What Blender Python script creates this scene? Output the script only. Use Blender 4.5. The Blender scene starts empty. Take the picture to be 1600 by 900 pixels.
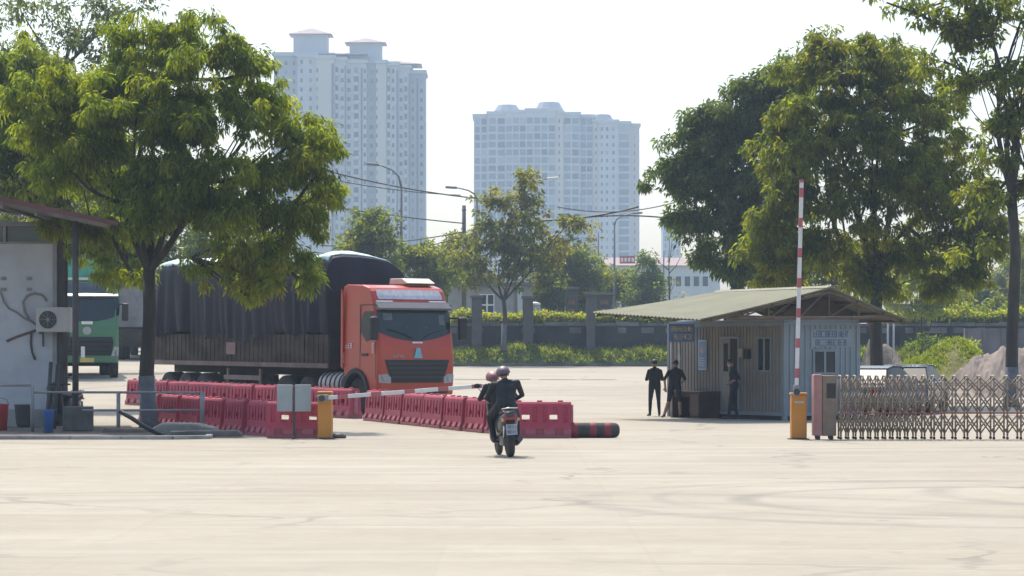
import bpy, bmesh, math, random
import numpy as np
from mathutils import Vector, Matrix, Quaternion

# ------------------------------------------------------------------ camera, sky, sun, exposure
SC = bpy.context.scene
COL = SC.collection
FPX, HZ, CAMZ = 4200.0, 560.0, 1.72          # focal length in photo pixels, horizon row, eye height

cam = bpy.data.cameras.new('camera')
cam.sensor_width = 36.0
cam.lens = 36.0 * FPX / 1600.0
cam.shift_y = (HZ - 450.0) / 1600.0
cam.clip_start = 0.5
cam.clip_end = 5000
camo = bpy.data.objects.new('camera', cam)
camo.location = (0, 0, CAMZ)
camo.rotation_euler = (math.radians(90), 0, 0)
COL.objects.link(camo)
SC.camera = camo

SUN_EL, SUN_AZ = math.radians(58), math.radians(-16)     # sun stands behind the scene, a little to its left
world = bpy.data.worlds.new('World')
SC.world = world
world.use_nodes = True
wn = world.node_tree
wn.nodes.clear()
sky = wn.nodes.new('ShaderNodeTexSky')
sky.sky_type = 'NISHITA'
sky.sun_disc = False
sky.sun_elevation = SUN_EL
sky.sun_rotation = SUN_AZ
sky.air_density = 1.1
sky.dust_density = 3.0
sky.ozone_density = 1.0
bg = wn.nodes.new('ShaderNodeBackground')
bg.inputs['Strength'].default_value = 0.15
wo = wn.nodes.new('ShaderNodeOutputWorld')
wn.links.new(sky.outputs[0], bg.inputs[0])
wn.links.new(bg.outputs[0], wo.inputs[0])

sun = bpy.data.lights.new('sun', 'SUN')
sun.energy = 3.0
sun.angle = math.radians(0.55)
sun.color = (1.0, 0.92, 0.79)
suno = bpy.data.objects.new('sun', sun)
S = Vector((math.sin(SUN_AZ) * math.cos(SUN_EL), math.cos(SUN_AZ) * math.cos(SUN_EL), math.sin(SUN_EL)))
suno.rotation_euler = S.to_track_quat('Z', 'Y').to_euler()
suno.location = (0, 60, 60)
COL.objects.link(suno)

vs = SC.view_settings
vs.view_transform = 'Standard'
vs.look = 'None'
vs.exposure = 0.82
vs.gamma = 1.0
vs.use_curve_mapping = False
HAZE_DENSITY = 0.00049

# ------------------------------------------------------------------ helpers
R = math.radians
rng = np.random.default_rng(7)
random.seed(7)


def P(px, py, d):
    """a point at distance d seen at photo pixel (px, py)"""
    return Vector(((px - 800) / FPX * d, d, CAMZ + (HZ - py) / FPX * d))


def X(px, d):
    return (px - 800) / FPX * d


def Z(py, d):
    return CAMZ + (HZ - py) / FPX * d


def tag(o, label=None, cat=None, group=None, kind=None):
    if label: o['label'] = label
    if cat: o['category'] = cat
    if group: o['group'] = group
    if kind: o['kind'] = kind
    return o


def thing(name, label, cat, loc=(0, 0, 0), rz=0.0, group=None, rot=None):
    o = bpy.data.objects.new(name, None)
    o.empty_display_size = 0.3
    COL.objects.link(o)
    o.location = loc
    o.rotation_euler = rot if rot else (0, 0, rz)
    return tag(o, label, cat, group)


MATS = {}


def mat(name, color, rough=0.6, metal=0.0, var=0.12, scale=3.0, dirt=None, dirt_amt=0.0, dirt_scale=1.2,
        bump=0.0, bump_scale=30.0, spec=None, coat=0.0, stretch=None):
    """a principled material with real colour variation and optional dirt patches (object space)"""
    if name in MATS: return MATS[name]
    m = bpy.data.materials.new(name)
    m.use_nodes = True
    nt = m.node_tree
    b = nt.nodes['Principled BSDF']
    b.inputs['Roughness'].default_value = rough
    b.inputs['Metallic'].default_value = metal
    if spec is not None: b.inputs['Specular IOR Level'].default_value = spec
    if coat: b.inputs['Coat Weight'].default_value = coat
    tc = nt.nodes.new('ShaderNodeTexCoord')
    src = tc.outputs['Object']
    if stretch:
        mp = nt.nodes.new('ShaderNodeMapping')
        mp.inputs['Scale'].default_value = stretch
        nt.links.new(src, mp.inputs[0])
        src = mp.outputs[0]
    nz = nt.nodes.new('ShaderNodeTexNoise')
    nz.inputs['Scale'].default_value = scale
    nz.inputs['Detail'].default_value = 5
    nt.links.new(src, nz.inputs['Vector'])
    rp = nt.nodes.new('ShaderNodeValToRGB')
    c = color
    rp.color_ramp.elements[0].position = 0.3
    rp.color_ramp.elements[1].position = 0.72
    rp.color_ramp.elements[0].color = tuple(max(0, k * (1 - var)) for k in c) + (1,)
    rp.color_ramp.elements[1].color = tuple(min(1, k * (1 + var)) for k in c) + (1,)
    nt.links.new(nz.outputs[0], rp.inputs[0])
    out = rp.outputs[0]
    if dirt:
        n2 = nt.nodes.new('ShaderNodeTexNoise')
        n2.inputs['Scale'].default_value = dirt_scale
        n2.inputs['Detail'].default_value = 7
        n2.inputs['Roughness'].default_value = 0.65
        nt.links.new(src, n2.inputs['Vector'])
        mr = nt.nodes.new('ShaderNodeMapRange')
        mr.inputs[1].default_value = 0.46
        mr.inputs[2].default_value = 0.68
        mr.inputs[4].default_value = dirt_amt
        nt.links.new(n2.outputs[0], mr.inputs[0])
        mx = nt.nodes.new('ShaderNodeMixRGB')
        mx.inputs[2].default_value = tuple(dirt) + (1,)
        nt.links.new(mr.outputs[0], mx.inputs[0])
        nt.links.new(out, mx.inputs[1])
        out = mx.outputs[0]
    nt.links.new(out, b.inputs['Base Color'])
    if bump:
        n3 = nt.nodes.new('ShaderNodeTexNoise')
        n3.inputs['Scale'].default_value = bump_scale
        n3.inputs['Detail'].default_value = 4
        nt.links.new(src, n3.inputs['Vector'])
        bp = nt.nodes.new('ShaderNodeBump')
        bp.inputs['Strength'].default_value = bump
        bp.inputs['Distance'].default_value = 0.05
        nt.links.new(n3.outputs[0], bp.inputs['Height'])
        nt.links.new(bp.outputs[0], b.inputs['Normal'])
    MATS[name] = m
    return m


def leafmat(name, translucency=0.5):
    if name in MATS: return MATS[name]
    m = bpy.data.materials.new(name)
    m.use_nodes = True
    nt = m.node_tree
    nt.nodes.clear()
    at = nt.nodes.new('ShaderNodeAttribute')
    at.attribute_name = 'tint'
    di = nt.nodes.new('ShaderNodeBsdfPrincipled')
    di.inputs['Roughness'].default_value = 0.45
    di.inputs['Specular IOR Level'].default_value = 0.45
    tr = nt.nodes.new('ShaderNodeBsdfTranslucent')
    hs = nt.nodes.new('ShaderNodeMixRGB')
    hs.blend_type = 'MULTIPLY'
    hs.inputs[0].default_value = 1.0
    hs.inputs[2].default_value = (2.2, 2.3, 0.75, 1)
    mx = nt.nodes.new('ShaderNodeMixShader')
    mx.inputs[0].default_value = translucency
    out = nt.nodes.new('ShaderNodeOutputMaterial')
    nt.links.new(at.outputs['Color'], di.inputs['Base Color'])
    nt.links.new(at.outputs['Color'], hs.inputs[1])
    nt.links.new(hs.outputs[0], tr.inputs['Color'])
    nt.links.new(di.outputs[0], mx.inputs[1])
    nt.links.new(tr.outputs[0], mx.inputs[2])
    nt.links.new(mx.outputs[0], out.inputs[0])
    MATS[name] = m
    return m


def glassmat(name, tint=(0.02, 0.028, 0.03), rough=0.06):
    if name in MATS: return MATS[name]
    m = bpy.data.materials.new(name)
    m.use_nodes = True
    b = m.node_tree.nodes['Principled BSDF']
    b.inputs['Base Color'].default_value = tuple(tint) + (1,)
    b.inputs['Roughness'].default_value = rough
    b.inputs['Specular IOR Level'].default_value = 0.6
    MATS[name] = m
    return m


class MB:
    """collects simple solids; build() links them as one mesh object"""
    def __init__(self):
        self.v, self.f, self.m, self.sm = [], [], [], []

    def add(self, vs, fs, mi=0, smooth=False):
        n = len(self.v)
        self.v += [tuple(p) for p in vs]
        for f in fs:
            self.f.append(tuple(i + n for i in f)); self.m.append(mi); self.sm.append(smooth)
        return self

    def box(self, x0, x1, y0, y1, z0, z1, mi=0):
        vs = [(x, y, z) for z in (z0, z1) for y in (y0, y1) for x in (x0, x1)]
        fs = [(0, 2, 3, 1), (4, 5, 7, 6), (0, 1, 5, 4), (2, 6, 7, 3), (0, 4, 6, 2), (1, 3, 7, 5)]
        return self.add(vs, fs, mi)

    def obox(self, c, ax, ay, az, hx, hy, hz, mi=0):
        """oriented box: centre, axes, half sizes"""
        c, ax, ay, az = Vector(c), Vector(ax).normalized(), Vector(ay).normalized(), Vector(az).normalized()
        vs = [c + ax * sx * hx + ay * sy * hy + az * sz * hz for sz in (-1, 1) for sy in (-1, 1) for sx in (-1, 1)]
        fs = [(0, 2, 3, 1), (4, 5, 7, 6), (0, 1, 5, 4), (2, 6, 7, 3), (0, 4, 6, 2), (1, 3, 7, 5)]
        return self.add(vs, fs, mi)

    def prism(self, poly, axis, a, b, mi=0):
        """polygon extruded along axis ('x','y','z') from a to b; poly gives the two other coordinates in order"""
        n = len(poly)
        def mk(p, t):
            if axis == 'x': return (t, p[0], p[1])
            if axis == 'y': return (p[0], t, p[1])
            return (p[0], p[1], t)
        vs = [mk(p, a) for p in poly] + [mk(p, b) for p in poly]
        fs = [tuple(range(n - 1, -1, -1)), tuple(range(n, 2 * n))]
        fs += [(i, (i + 1) % n, n + (i + 1) % n, n + i) for i in range(n)]
        return self.add(vs, fs, mi)

    def tube(self, pts, rad, seg=8, mi=0, cap=True):
        pts = [Vector(p) for p in pts]
        if not hasattr(rad, '__len__'): rad = [rad] * len(pts)
        vs, fs = [], []
        prev = None
        for i, p in enumerate(pts):
            t = (pts[min(i + 1, len(pts) - 1)] - pts[max(i - 1, 0)]).normalized()
            if prev is None:
                up = Vector((0, 0, 1)) if abs(t.z) < 0.9 else Vector((1, 0, 0))
                a = t.cross(up).normalized()
            else:
                a = (prev - t * prev.dot(t)).normalized()
            prev = a
            b = t.cross(a)
            for k in range(seg):
                w = 2 * math.pi * k / seg
                vs.append(p + (a * math.cos(w) + b * math.sin(w)) * rad[i])
        for i in range(len(pts) - 1):
            for k in range(seg):
                k2 = (k + 1) % seg
                fs.append((i * seg + k, i * seg + k2, (i + 1) * seg + k2, (i + 1) * seg + k))
        self.add(vs, fs, mi, True)
        if cap:
            n = len(self.v) - len(vs)
            self.f.append(tuple(n + k for k in range(seg - 1, -1, -1))); self.m.append(mi); self.sm.append(False)
            e = n + (len(pts) - 1) * seg
            self.f.append(tuple(e + k for k in range(seg))); self.m.append(mi); self.sm.append(False)
        return self

    def lathe(self, prof, axis='z', c=(0, 0, 0), seg=20, mi=0, smooth=True):
        """profile of (radius, height) turned round axis through c"""
        vs, fs = [], []
        for r, h in prof:
            for k in range(seg):
                w = 2 * math.pi * k / seg
                q = (r * math.cos(w), r * math.sin(w))
                if axis == 'z': p = (q[0], q[1], h)
                elif axis == 'y': p = (q[0], h, q[1])
                else: p = (h, q[0], q[1])
                vs.append((p[0] + c[0], p[1] + c[1], p[2] + c[2]))
        for i in range(len(prof) - 1):
            for k in range(seg):
                k2 = (k + 1) % seg
                fs.append((i * seg + k, i * seg + k2, (i + 1) * seg + k2, (i + 1) * seg + k))
        self.add(vs, fs, mi, smooth)
        n = len(self.v) - len(vs)
        for base, rev in ((n, True), (n + (len(prof) - 1) * seg, False)):
            idx = [base + k for k in range(seg)]
            self.f.append(tuple(idx[::-1] if rev else idx)); self.m.append(mi); self.sm.append(False)
        return self

    def ball(self, c, r, seg=14, rings=9, mi=0):
        if not hasattr(r, '__len__'): r = (r, r, r)
        vs, fs = [], []
        for i in range(rings + 1):
            t = math.pi * i / rings
            for k in range(seg):
                w = 2 * math.pi * k / seg
                vs.append((c[0] + r[0] * math.sin(t) * math.cos(w), c[1] + r[1] * math.sin(t) * math.sin(w), c[2] + r[2] * math.cos(t)))
        for i in range(rings):
            for k in range(seg):
                k2 = (k + 1) % seg
                fs.append((i * seg + k, (i + 1) * seg + k, (i + 1) * seg + k2, i * seg + k2))
        return self.add(vs, fs, mi, True)

    def mesh(self, name):
        me = bpy.data.meshes.new(name)
        me.from_pydata(self.v, [], self.f)
        me.polygons.foreach_set('material_index', self.m)
        me.polygons.foreach_set('use_smooth', self.sm)
        bm = bmesh.new(); bm.from_mesh(me)
        bmesh.ops.remove_doubles(bm, verts=bm.verts, dist=1e-5)
        bmesh.ops.recalc_face_normals(bm, faces=bm.faces)
        bm.to_mesh(me); bm.free()
        return me

    def build(self, name, mats, parent=None, bevel=0.0, loc=None, seg=2):
        me = self.mesh(name)
        if not isinstance(mats, (list, tuple)): mats = [mats]
        for m in mats: me.materials.append(m)
        return link(name, me, parent, bevel, loc, seg)


def link(name, me, parent=None, bevel=0.0, loc=None, seg=2):
    o = bpy.data.objects.new(name, me)
    COL.objects.link(o)
    if parent: o.parent = parent
    if loc is not None: o.location = loc
    if bevel:
        b = o.modifiers.new('bevel', 'BEVEL')
        b.width = bevel; b.segments = seg; b.limit_method = 'ANGLE'; b.angle_limit = R(35)
    return o


def kids(o):
    return [c for c in bpy.data.objects if c.parent == o]


def copy_tree(o, parent=None):
    c = o.copy(); COL.objects.link(c)
    c.parent = parent
    for ch in kids(o): copy_tree(ch, c)
    return c


def interp(x, xs, ys):
    return float(np.interp(x, xs, ys))


# ground heights: the concrete yard is level near the camera and ramps up behind the trucks
GL = ([-50, 62, 74, 86, 97, 108, 130, 166, 169, 176, 2000], [0, 0, .16, .34, 1.0, 1.2, 1.9, 2.3, 2.9, 3.4, 3.4])
GR = ([-50, 82, 90, 108, 166, 168.1, 168.6, 2000], [0, 0, .10, .62, 1.22, 1.25, 3.4, 3.4])


def gz(x, y):
    if y <= 62: return 0.0
    xl = interp(y, [74, 108, 120, 200], [-1.4, -11.5, -15.7, -26])
    xr = interp(y, [74, 108, 120, 200], [1.8, -5.5, -7.0, -12])
    t = min(1, max(0, (x - xl) / (xr - xl)))
    t = t * t * (3 - 2 * t)
    return interp(y, *GL) * (1 - t) + interp(y, *GR) * t

# ------------------------------------------------------------------ the setting: ground
def concrete_material():
    m = bpy.data.materials.new('worn_concrete')
    m.use_nodes = True
    nt = m.node_tree
    N, L = nt.nodes, nt.links
    b = N['Principled BSDF']
    b.inputs['Roughness'].default_value = 0.85
    geo = N.new('ShaderNodeNewGeometry')

    def noise(scale, detail, vec=None, rough=0.6):
        n = N.new('ShaderNodeTexNoise')
        n.inputs['Scale'].default_value = scale
        n.inputs['Detail'].default_value = detail
        n.inputs['Roughness'].default_value = rough
        L.new(vec or geo.outputs['Position'], n.inputs['Vector'])
        return n.outputs[0]

    def rng_(src, a, c, lo, hi):
        r = N.new('ShaderNodeMapRange')
        r.inputs[1].default_value, r.inputs[2].default_value = a, c
        r.inputs[3].default_value, r.inputs[4].default_value = lo, hi
        L.new(src, r.inputs[0])
        return r.outputs[0]

    def math_(op, a, c):
        r = N.new('ShaderNodeMath'); r.operation = op
        for i, q in enumerate((a, c)):
            if q is None: continue
            if isinstance(q, (int, float)): r.inputs[i].default_value = q
            else: L.new(q, r.inputs[i])
        return r.outputs[0]

    def mix(fac, c1, c2, mode='MIX'):
        x = N.new('ShaderNodeMixRGB'); x.blend_type = mode
        for i, q in enumerate((fac, c1, c2)):
            if isinstance(q, tuple): x.inputs[i].default_value = q + (1,)
            elif isinstance(q, (int, float)): x.inputs[i].default_value = q
            else: L.new(q, x.inputs[i])
        return x.outputs[0]

    col = mix(rng_(noise(0.16, 6), .34, .68, 0, 1), (0.284,0.257,0.210), (0.356,0.332,0.280))
    col = mix(rng_(noise(0.9, 7, rough=.7), .42, .72, 0, .55), col, (0.244,0.222,0.182))
    col = mix(rng_(noise(5.0, 5), .5, .78, 0, .35), col, (0.409,0.386,0.334))
    # long wheel-worn streaks that run across the yard
    mp = N.new('ShaderNodeMapping'); mp.inputs['Scale'].default_value = (.05, .9, 1)
    mp.inputs['Rotation'].default_value = (0, 0, R(4))
    L.new(geo.outputs['Position'], mp.inputs[0])
    col = mix(rng_(noise(1.0, 6, mp.outputs[0]), .5, .7, 0, .5), col, (0.231,0.213,0.176))
    mp3 = N.new('ShaderNodeMapping'); mp3.inputs['Scale'].default_value = (.08, 1.7, 1)
    mp3.inputs['Rotation'].default_value = (0, 0, R(-7)); mp3.inputs['Location'].default_value = (5, 3, 0)
    L.new(geo.outputs['Position'], mp3.inputs[0])
    col = mix(rng_(noise(1.0, 5, mp3.outputs[0]), .56, .72, 0, .45), col, (0.436,0.411,0.358))
    # turning tyre marks: rings round a few turning centres
    sep = N.new('ShaderNodeSeparateXYZ'); L.new(geo.outputs['Position'], sep.inputs[0])
    msk = rng_(noise(0.35, 5), .36, .58, .1, 1)
    for cx, cy, rr, w, k in ((6.2, 32.5, 3.4, .16, .42), (6.2, 32.5, 5.3, .2, .40), (6.4, 32.9, 4.6, .10, .30), (9.6, 34, 4.2, .2, .32),
                             (-2, 24, 9.0, .22, .25), (-2, 24, 10.9, .22, .22), (2.5, 75, 24, .25, .3), (2.5, 75, 26.1, .25, .3)):
        d = N.new('ShaderNodeVectorMath'); d.operation = 'DISTANCE'
        cb = N.new('ShaderNodeCombineXYZ'); L.new(sep.outputs[0], cb.inputs[0]); L.new(sep.outputs[1], cb.inputs[1])
        L.new(cb.outputs[0], d.inputs[0]); d.inputs[1].default_value = (cx, cy, 0)
        band = rng_(math_('ABSOLUTE', math_('SUBTRACT', d.outputs[1], rr), None), w * .4, w * 1.6, min(.95, k * 1.6), 0)
        col = mix(math_('MULTIPLY', band, msk), col, (0.165,0.154,0.137))
    # oil drips and small stains
    col = mix(rng_(noise(1.7, 3, rough=.5), .66, .74, 0, .5), col, (.17, .155, .135))
    col = mix(rng_(noise(.33, 8, rough=.75), .55, .63, 0, .35), col, (.245, .22, .18))
    # hairline cracks and a few darker repair patches
    vo = N.new('ShaderNodeTexVoronoi'); vo.feature = 'DISTANCE_TO_EDGE'; vo.inputs['Scale'].default_value = .16
    wv = N.new('ShaderNodeVectorMath'); wv.operation = 'MULTIPLY_ADD'
    nn = N.new('ShaderNodeTexNoise'); nn.inputs['Scale'].default_value = .7; nn.inputs['Detail'].default_value = 6
    L.new(geo.outputs['Position'], nn.inputs['Vector']); L.new(nn.outputs['Color'], wv.inputs[0]); wv.inputs[1].default_value = (2.2, 2.2, 0); L.new(geo.outputs['Position'], wv.inputs[2])
    L.new(wv.outputs[0], vo.inputs['Vector'])
    crack = math_('MULTIPLY', rng_(vo.outputs['Distance'], .004, .014, .55, 0), rng_(noise(.12, 3), .45, .6, 0, 1))
    col = mix(crack, col, (.12, .11, .095))
    v2 = N.new('ShaderNodeTexVoronoi'); v2.inputs['Scale'].default_value = .11; v2.distance = 'CHEBYCHEV'
    L.new(geo.outputs['Position'], v2.inputs['Vector'])
    sc_ = N.new('ShaderNodeSeparateColor'); L.new(v2.outputs['Color'], sc_.inputs[0])
    col = mix(rng_(sc_.outputs[0], .78, .80, 0, .22), col, (.235, .215, .175))
    # slab joints every 5 m
    for ax in (0, 1):
        fr = math_('FRACT', math_('MULTIPLY', math_('ADD', sep.outputs[ax], 1.3), .2), None)
        j = rng_(math_('ABSOLUTE', math_('SUBTRACT', fr, .5), None), .0, .006, .10, 0)
        col = mix(j, col, (0.158,0.141,0.115))
    col = mix(1.0, col, (.955, .935, .875), 'MULTIPLY')
    L.new(col, b.inputs['Base Color'])
    bp = N.new('ShaderNodeBump'); bp.inputs['Strength'].default_value = .25; bp.inputs['Distance'].default_value = .02
    L.new(noise(12, 6), bp.inputs['Height']); L.new(bp.outputs[0], b.inputs['Normal'])
    return m


def ground():
    ys = list(np.arange(-40, 60, 10)) + list(np.arange(60, 166, 2)) + [166, 167, 168.1, 168.6, 169, 172, 176, 190, 220, 300, 500, 800, 1400]
    xs = [-500, -300, -150, -80, -50] + list(np.arange(-40, 41, 2)) + [50, 80, 150, 300, 500]
    vs = [(x, y, gz(x, y)) for y in ys for x in xs]
    n = len(xs)
    fs = [(j * n + i, j * n + i + 1, (j + 1) * n + i + 1, (j + 1) * n + i) for j in range(len(ys) - 1) for i in range(n - 1)]
    me = bpy.data.meshes.new('ground'); me.from_pydata(vs, [], fs)
    me.materials.append(concrete_material())
    me.materials.append(mat('plateau_soil', (.17, .17, .08), .95, var=.4, scale=.4))
    for p in me.polygons:
        if p.center.y > 168.4: p.material_index = 1
    tag(link('ground', me), kind='structure')


ground()

M_soil = mat('island_soil', (.075, .065, .055), .95, var=.45, scale=2.2, dirt=(.20, .17, .13), dirt_amt=.55, dirt_scale=.8, bump=.6, bump_scale=9)
M_kerb = mat('kerb_concrete', (.34, .33, .31), .85, var=.2, scale=2.5, dirt=(.12, .11, .10), dirt_amt=.6)


def island():
    poly = [(-16, 57.1), (-7.2, 57.1), (-6.55, 57.5), (-6.7, 59.2), (-8.2, 65.3), (-9.9, 68.4), (-18, 68.4), (-18, 57.1)]
    m = MB().prism(poly, 'z', -.3, .05)
    vs, fs = [], []
    tag(m.build('ground_soil_island', M_soil), kind='structure')
    k = MB()
    path = [(-18, 57.0), (-7.2, 57.0), (-6.5, 57.4), (-6.6, 59.2)]
    for a, b in zip(path, path[1:]):
        A, B = Vector((*a, 0)), Vector((*b, 0)); dv = (B - A); ln = dv.length; dv.normalize()
        nseg = max(1, int(ln / 1.0))
        for i in range(nseg):
            c = A + dv * (ln * (i + .5) / nseg) + Vector((0, 0, .0))
            k.obox(c + Vector((0, 0, -.02)), dv, Vector((-dv.y, dv.x, 0)), (0, 0, 1), ln / nseg / 2 - .008, .07, .10)
    tag(k.build('kerb', M_kerb, bevel=.012), kind='structure')


island()

# far edge of the yard: kerb, grass bank
M_bank = mat('bank_grass_soil', (.10, .13, .04), .95, var=.5, scale=1.2)
m = MB().box(-12, 48, 165.9, 166.25, .9, 1.40)
tag(m.build('kerb_far', mat('dark_kerb', (.10, .10, .10), .9, var=.4, scale=1.0)), kind='structure')
vs, fs = [], []
nx = 120
bx = [-12 + 60 * i / nx for i in range(nx + 1)]
for x in bx:
    h = .9 + .10 * math.sin(x * .9) + .08 * math.sin(x * 2.3 + 1) + .35 * math.exp(-((x - .4) / 2.2) ** 2)
    vs += [(x, 166.25, 1.38), (x, 166.9, 1.38 + h * .65), (x, 168.12, 1.25 + h)]
for i in range(nx):
    for k in range(2):
        a = i * 3 + k
        fs.append((a, a + 3, a + 4, a + 1))
me = bpy.data.meshes.new('grass_bank'); me.from_pydata(vs, [], fs); me.materials.append(M_bank)
tag(link('terrain_grass_bank', me), kind='structure')

# white road strip and drain seam at the far side of the yard
m = MB()
for i in range(34):
    x = -14 + i * 1.9
    if random.random() < .85:
        zz = [gz(x, 121), gz(x + 1.5, 121)]
        y0, y1 = 120.9, 122.3
        a = [(x, y0, gz(x, y0) + .006), (x + 1.5 + random.random() * .35, y0, gz(x + 1.5, y0) + .006), (x + 1.5, y1, gz(x + 1.5, y1) + .006), (x, y1, gz(x, y1) + .006)]
        m.add(a, [(0, 1, 2, 3)])
tag(m.build('drain_seam_in_ground', mat('seam_dark', (.12, .11, .10), .9, var=.5, scale=.8)), kind='structure')


# ------------------------------------------------------------------ leaves, crowns, trees
GREENS = {
    'mango': [(.108, .136, .018), (.145, .170, .020), (.072, .102, .020), (.175, .186, .022)],
    'olive': [(.088, .108, .018), (.125, .140, .018), (.058, .078, .019), (.155, .150, .020)],
    'deep': [(.064, .092, .020), (.090, .116, .020), (.042, .066, .020)],
    'gold': [(.150, .178, .018), (.120, .155, .016), (.095, .130, .02), (.175, .165, .02)],
    'grey': [(.075, .090, .055), (.095, .110, .065), (.055, .07, .045)],
    'sparse': [(.095, .105, .030), (.125, .125, .035), (.07, .08, .03), (.15, .13, .03)],
    'grassy': [(.13, .165, .03), (.16, .19, .035), (.19, .19, .05), (.09, .125, .03)],
    'hedge': [(.24, .25, .03), (.20, .22, .03), (.13, .16, .03), (.28, .24, .04)],
}


def leaves_mesh(name, centers, radii, n_leaf, length, width, droop, palette, gold=0.0, seed=1, flat=0.0, outward=0.6):
    """leaf blades round each clump centre; every leaf is its own little folded blade"""
    g = np.random.default_rng(seed)
    centers = np.asarray(centers, float)
    K = len(centers)
    N = K * n_leaf
    ci = np.repeat(np.arange(K), n_leaf)
    d = g.normal(size=(N, 3)); d /= np.linalg.norm(d, axis=1, keepdims=True)
    rad = np.asarray(radii, float)[ci] * (g.random(N) ** .5)
    p = centers[ci] + d * rad[:, None] * np.array([1, 1, 1 - flat])
    dr = d * outward + g.normal(size=(N, 3)) * .5
    dr[:, 2] -= droop
    dr /= np.linalg.norm(dr, axis=1, keepdims=True)
    up = g.normal(size=(N, 3)); up[:, 2] += .8
    sd = np.cross(dr, up); sd /= np.linalg.norm(sd, axis=1, keepdims=True) + 1e-9
    nrm = np.cross(sd, dr)
    L = length * (0.65 + .7 * g.random(N))[:, None]
    W = width * (0.7 + .6 * g.random(N))[:, None]
    mid = p + dr * L * .45
    v0 = p; v1 = mid + sd * W * .5 + nrm * W * .18; v2 = p + dr * L - np.array([0, 0, 1]) * L * .12; v3 = mid - sd * W * .5 + nrm * W * .18
    V = np.stack([v0, v1, v2, v3], 1).reshape(-1, 3)
    pal = np.array(GREENS[palette])
    gp = np.array(GREENS['gold'])
    cidx = g.integers(0, len(pal), K)
    isg = g.random(K) < gold
    cc = pal[cidx]; cc[isg] = gp[g.integers(0, len(gp), isg.sum())]
    lc = pal[g.integers(0, len(pal), N)]
    c = cc[ci] * .65 + lc * .35
    c *= (0.75 + .5 * g.random(N))[:, None]
    C = np.repeat(np.concatenate([c, np.ones((N, 1))], 1), 4, 0)
    me = bpy.data.meshes.new(name)
    me.vertices.add(4 * N); me.vertices.foreach_set('co', V.astype(np.float32).ravel())
    me.loops.add(6 * N); me.polygons.add(2 * N)
    base = np.arange(N)[:, None] * 4
    li = (base + np.array([0, 1, 2, 0, 2, 3])).ravel()
    me.loops.foreach_set('vertex_index', li.astype(np.int32))
    me.polygons.foreach_set('loop_start', (np.arange(2 * N) * 3).astype(np.int32))
    me.polygons.foreach_set('loop_total', np.full(2 * N, 3, np.int32))
    me.update(calc_edges=True)
    at = me.color_attributes.new('tint', 'FLOAT_COLOR', 'POINT')
    at.data.foreach_set('color', C.astype(np.float32).ravel())
    return me


def clumps(lobes, density, seed, size=.42, shell=.45):
    """clump centres inside ellipsoid lobes (x,y,z,rx,ry,rz); more of them towards the outside"""
    g = np.random.default_rng(seed)
    out, rr = [], []
    for (x, y, z, rx, ry, rz) in lobes:
        n = max(3, int(density * (rx * ry * rz) ** .74))
        d = g.normal(size=(n, 3)); d /= np.linalg.norm(d, axis=1, keepdims=True)
        r = g.random(n) ** shell
        q = d * r[:, None] * (0.9 + .25 * g.random((n, 1)))
        c = np.array([x, y, z]) + q * np.array([rx, ry, rz])
        # gather the clumps into domed tufts: leaves hang from the top and outside of each tuft
        nt_ = max(2, n // 9)
        ti = g.integers(0, nt_, n)
        e = g.normal(size=(n, 3)); e[:, 2] = np.abs(e[:, 2]) * .9 - .25; e /= np.linalg.norm(e, axis=1, keepdims=True)
        R_ = size * (1.0 + .9 * g.random(nt_))[ti]
        tuft = c[:nt_][ti] + e * R_[:, None]
        lone = g.random(n) < .22
        tuft[lone] = c[lone]
        out.append(tuft)
        rr.append(size * (0.45 + .6 * g.random(n)))
    return np.concatenate(out), np.concatenate(rr)


M_bark = mat('bark', (.042, .036, .029), .95, var=.4, scale=4, dirt=(.085, .078, .066), dirt_amt=.5, dirt_scale=2, bump=.8, bump_scale=14, stretch=(1, 1, .3))
M_lime = mat('limewashed_bark', (.12, .125, .135), .95, var=.3, scale=4, bump=.5, bump_scale=14)
M_leaf = leafmat('leaf', .66)
M_leaf_deep = leafmat('leaf_deep', .54)


def limb(mb, a, b, r0, r1, g, sag=.12, n=6):
    a, b = Vector(a), Vector(b)
    ln = (b - a).length
    off = Vector(g.normal(size=3) * ln * .07)
    pts, rad = [], []
    for i in range(n + 1):
        t = i / n
        p = a.lerp(b, t) + off * math.sin(math.pi * t)
        p.z += -sag * ln * math.sin(math.pi * t) * (1 if sag > 0 else 1)
        pts.append(p); rad.append(r0 + (r1 - r0) * t ** .8)
    mb.tube(pts, rad, 7)
    return pts


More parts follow.
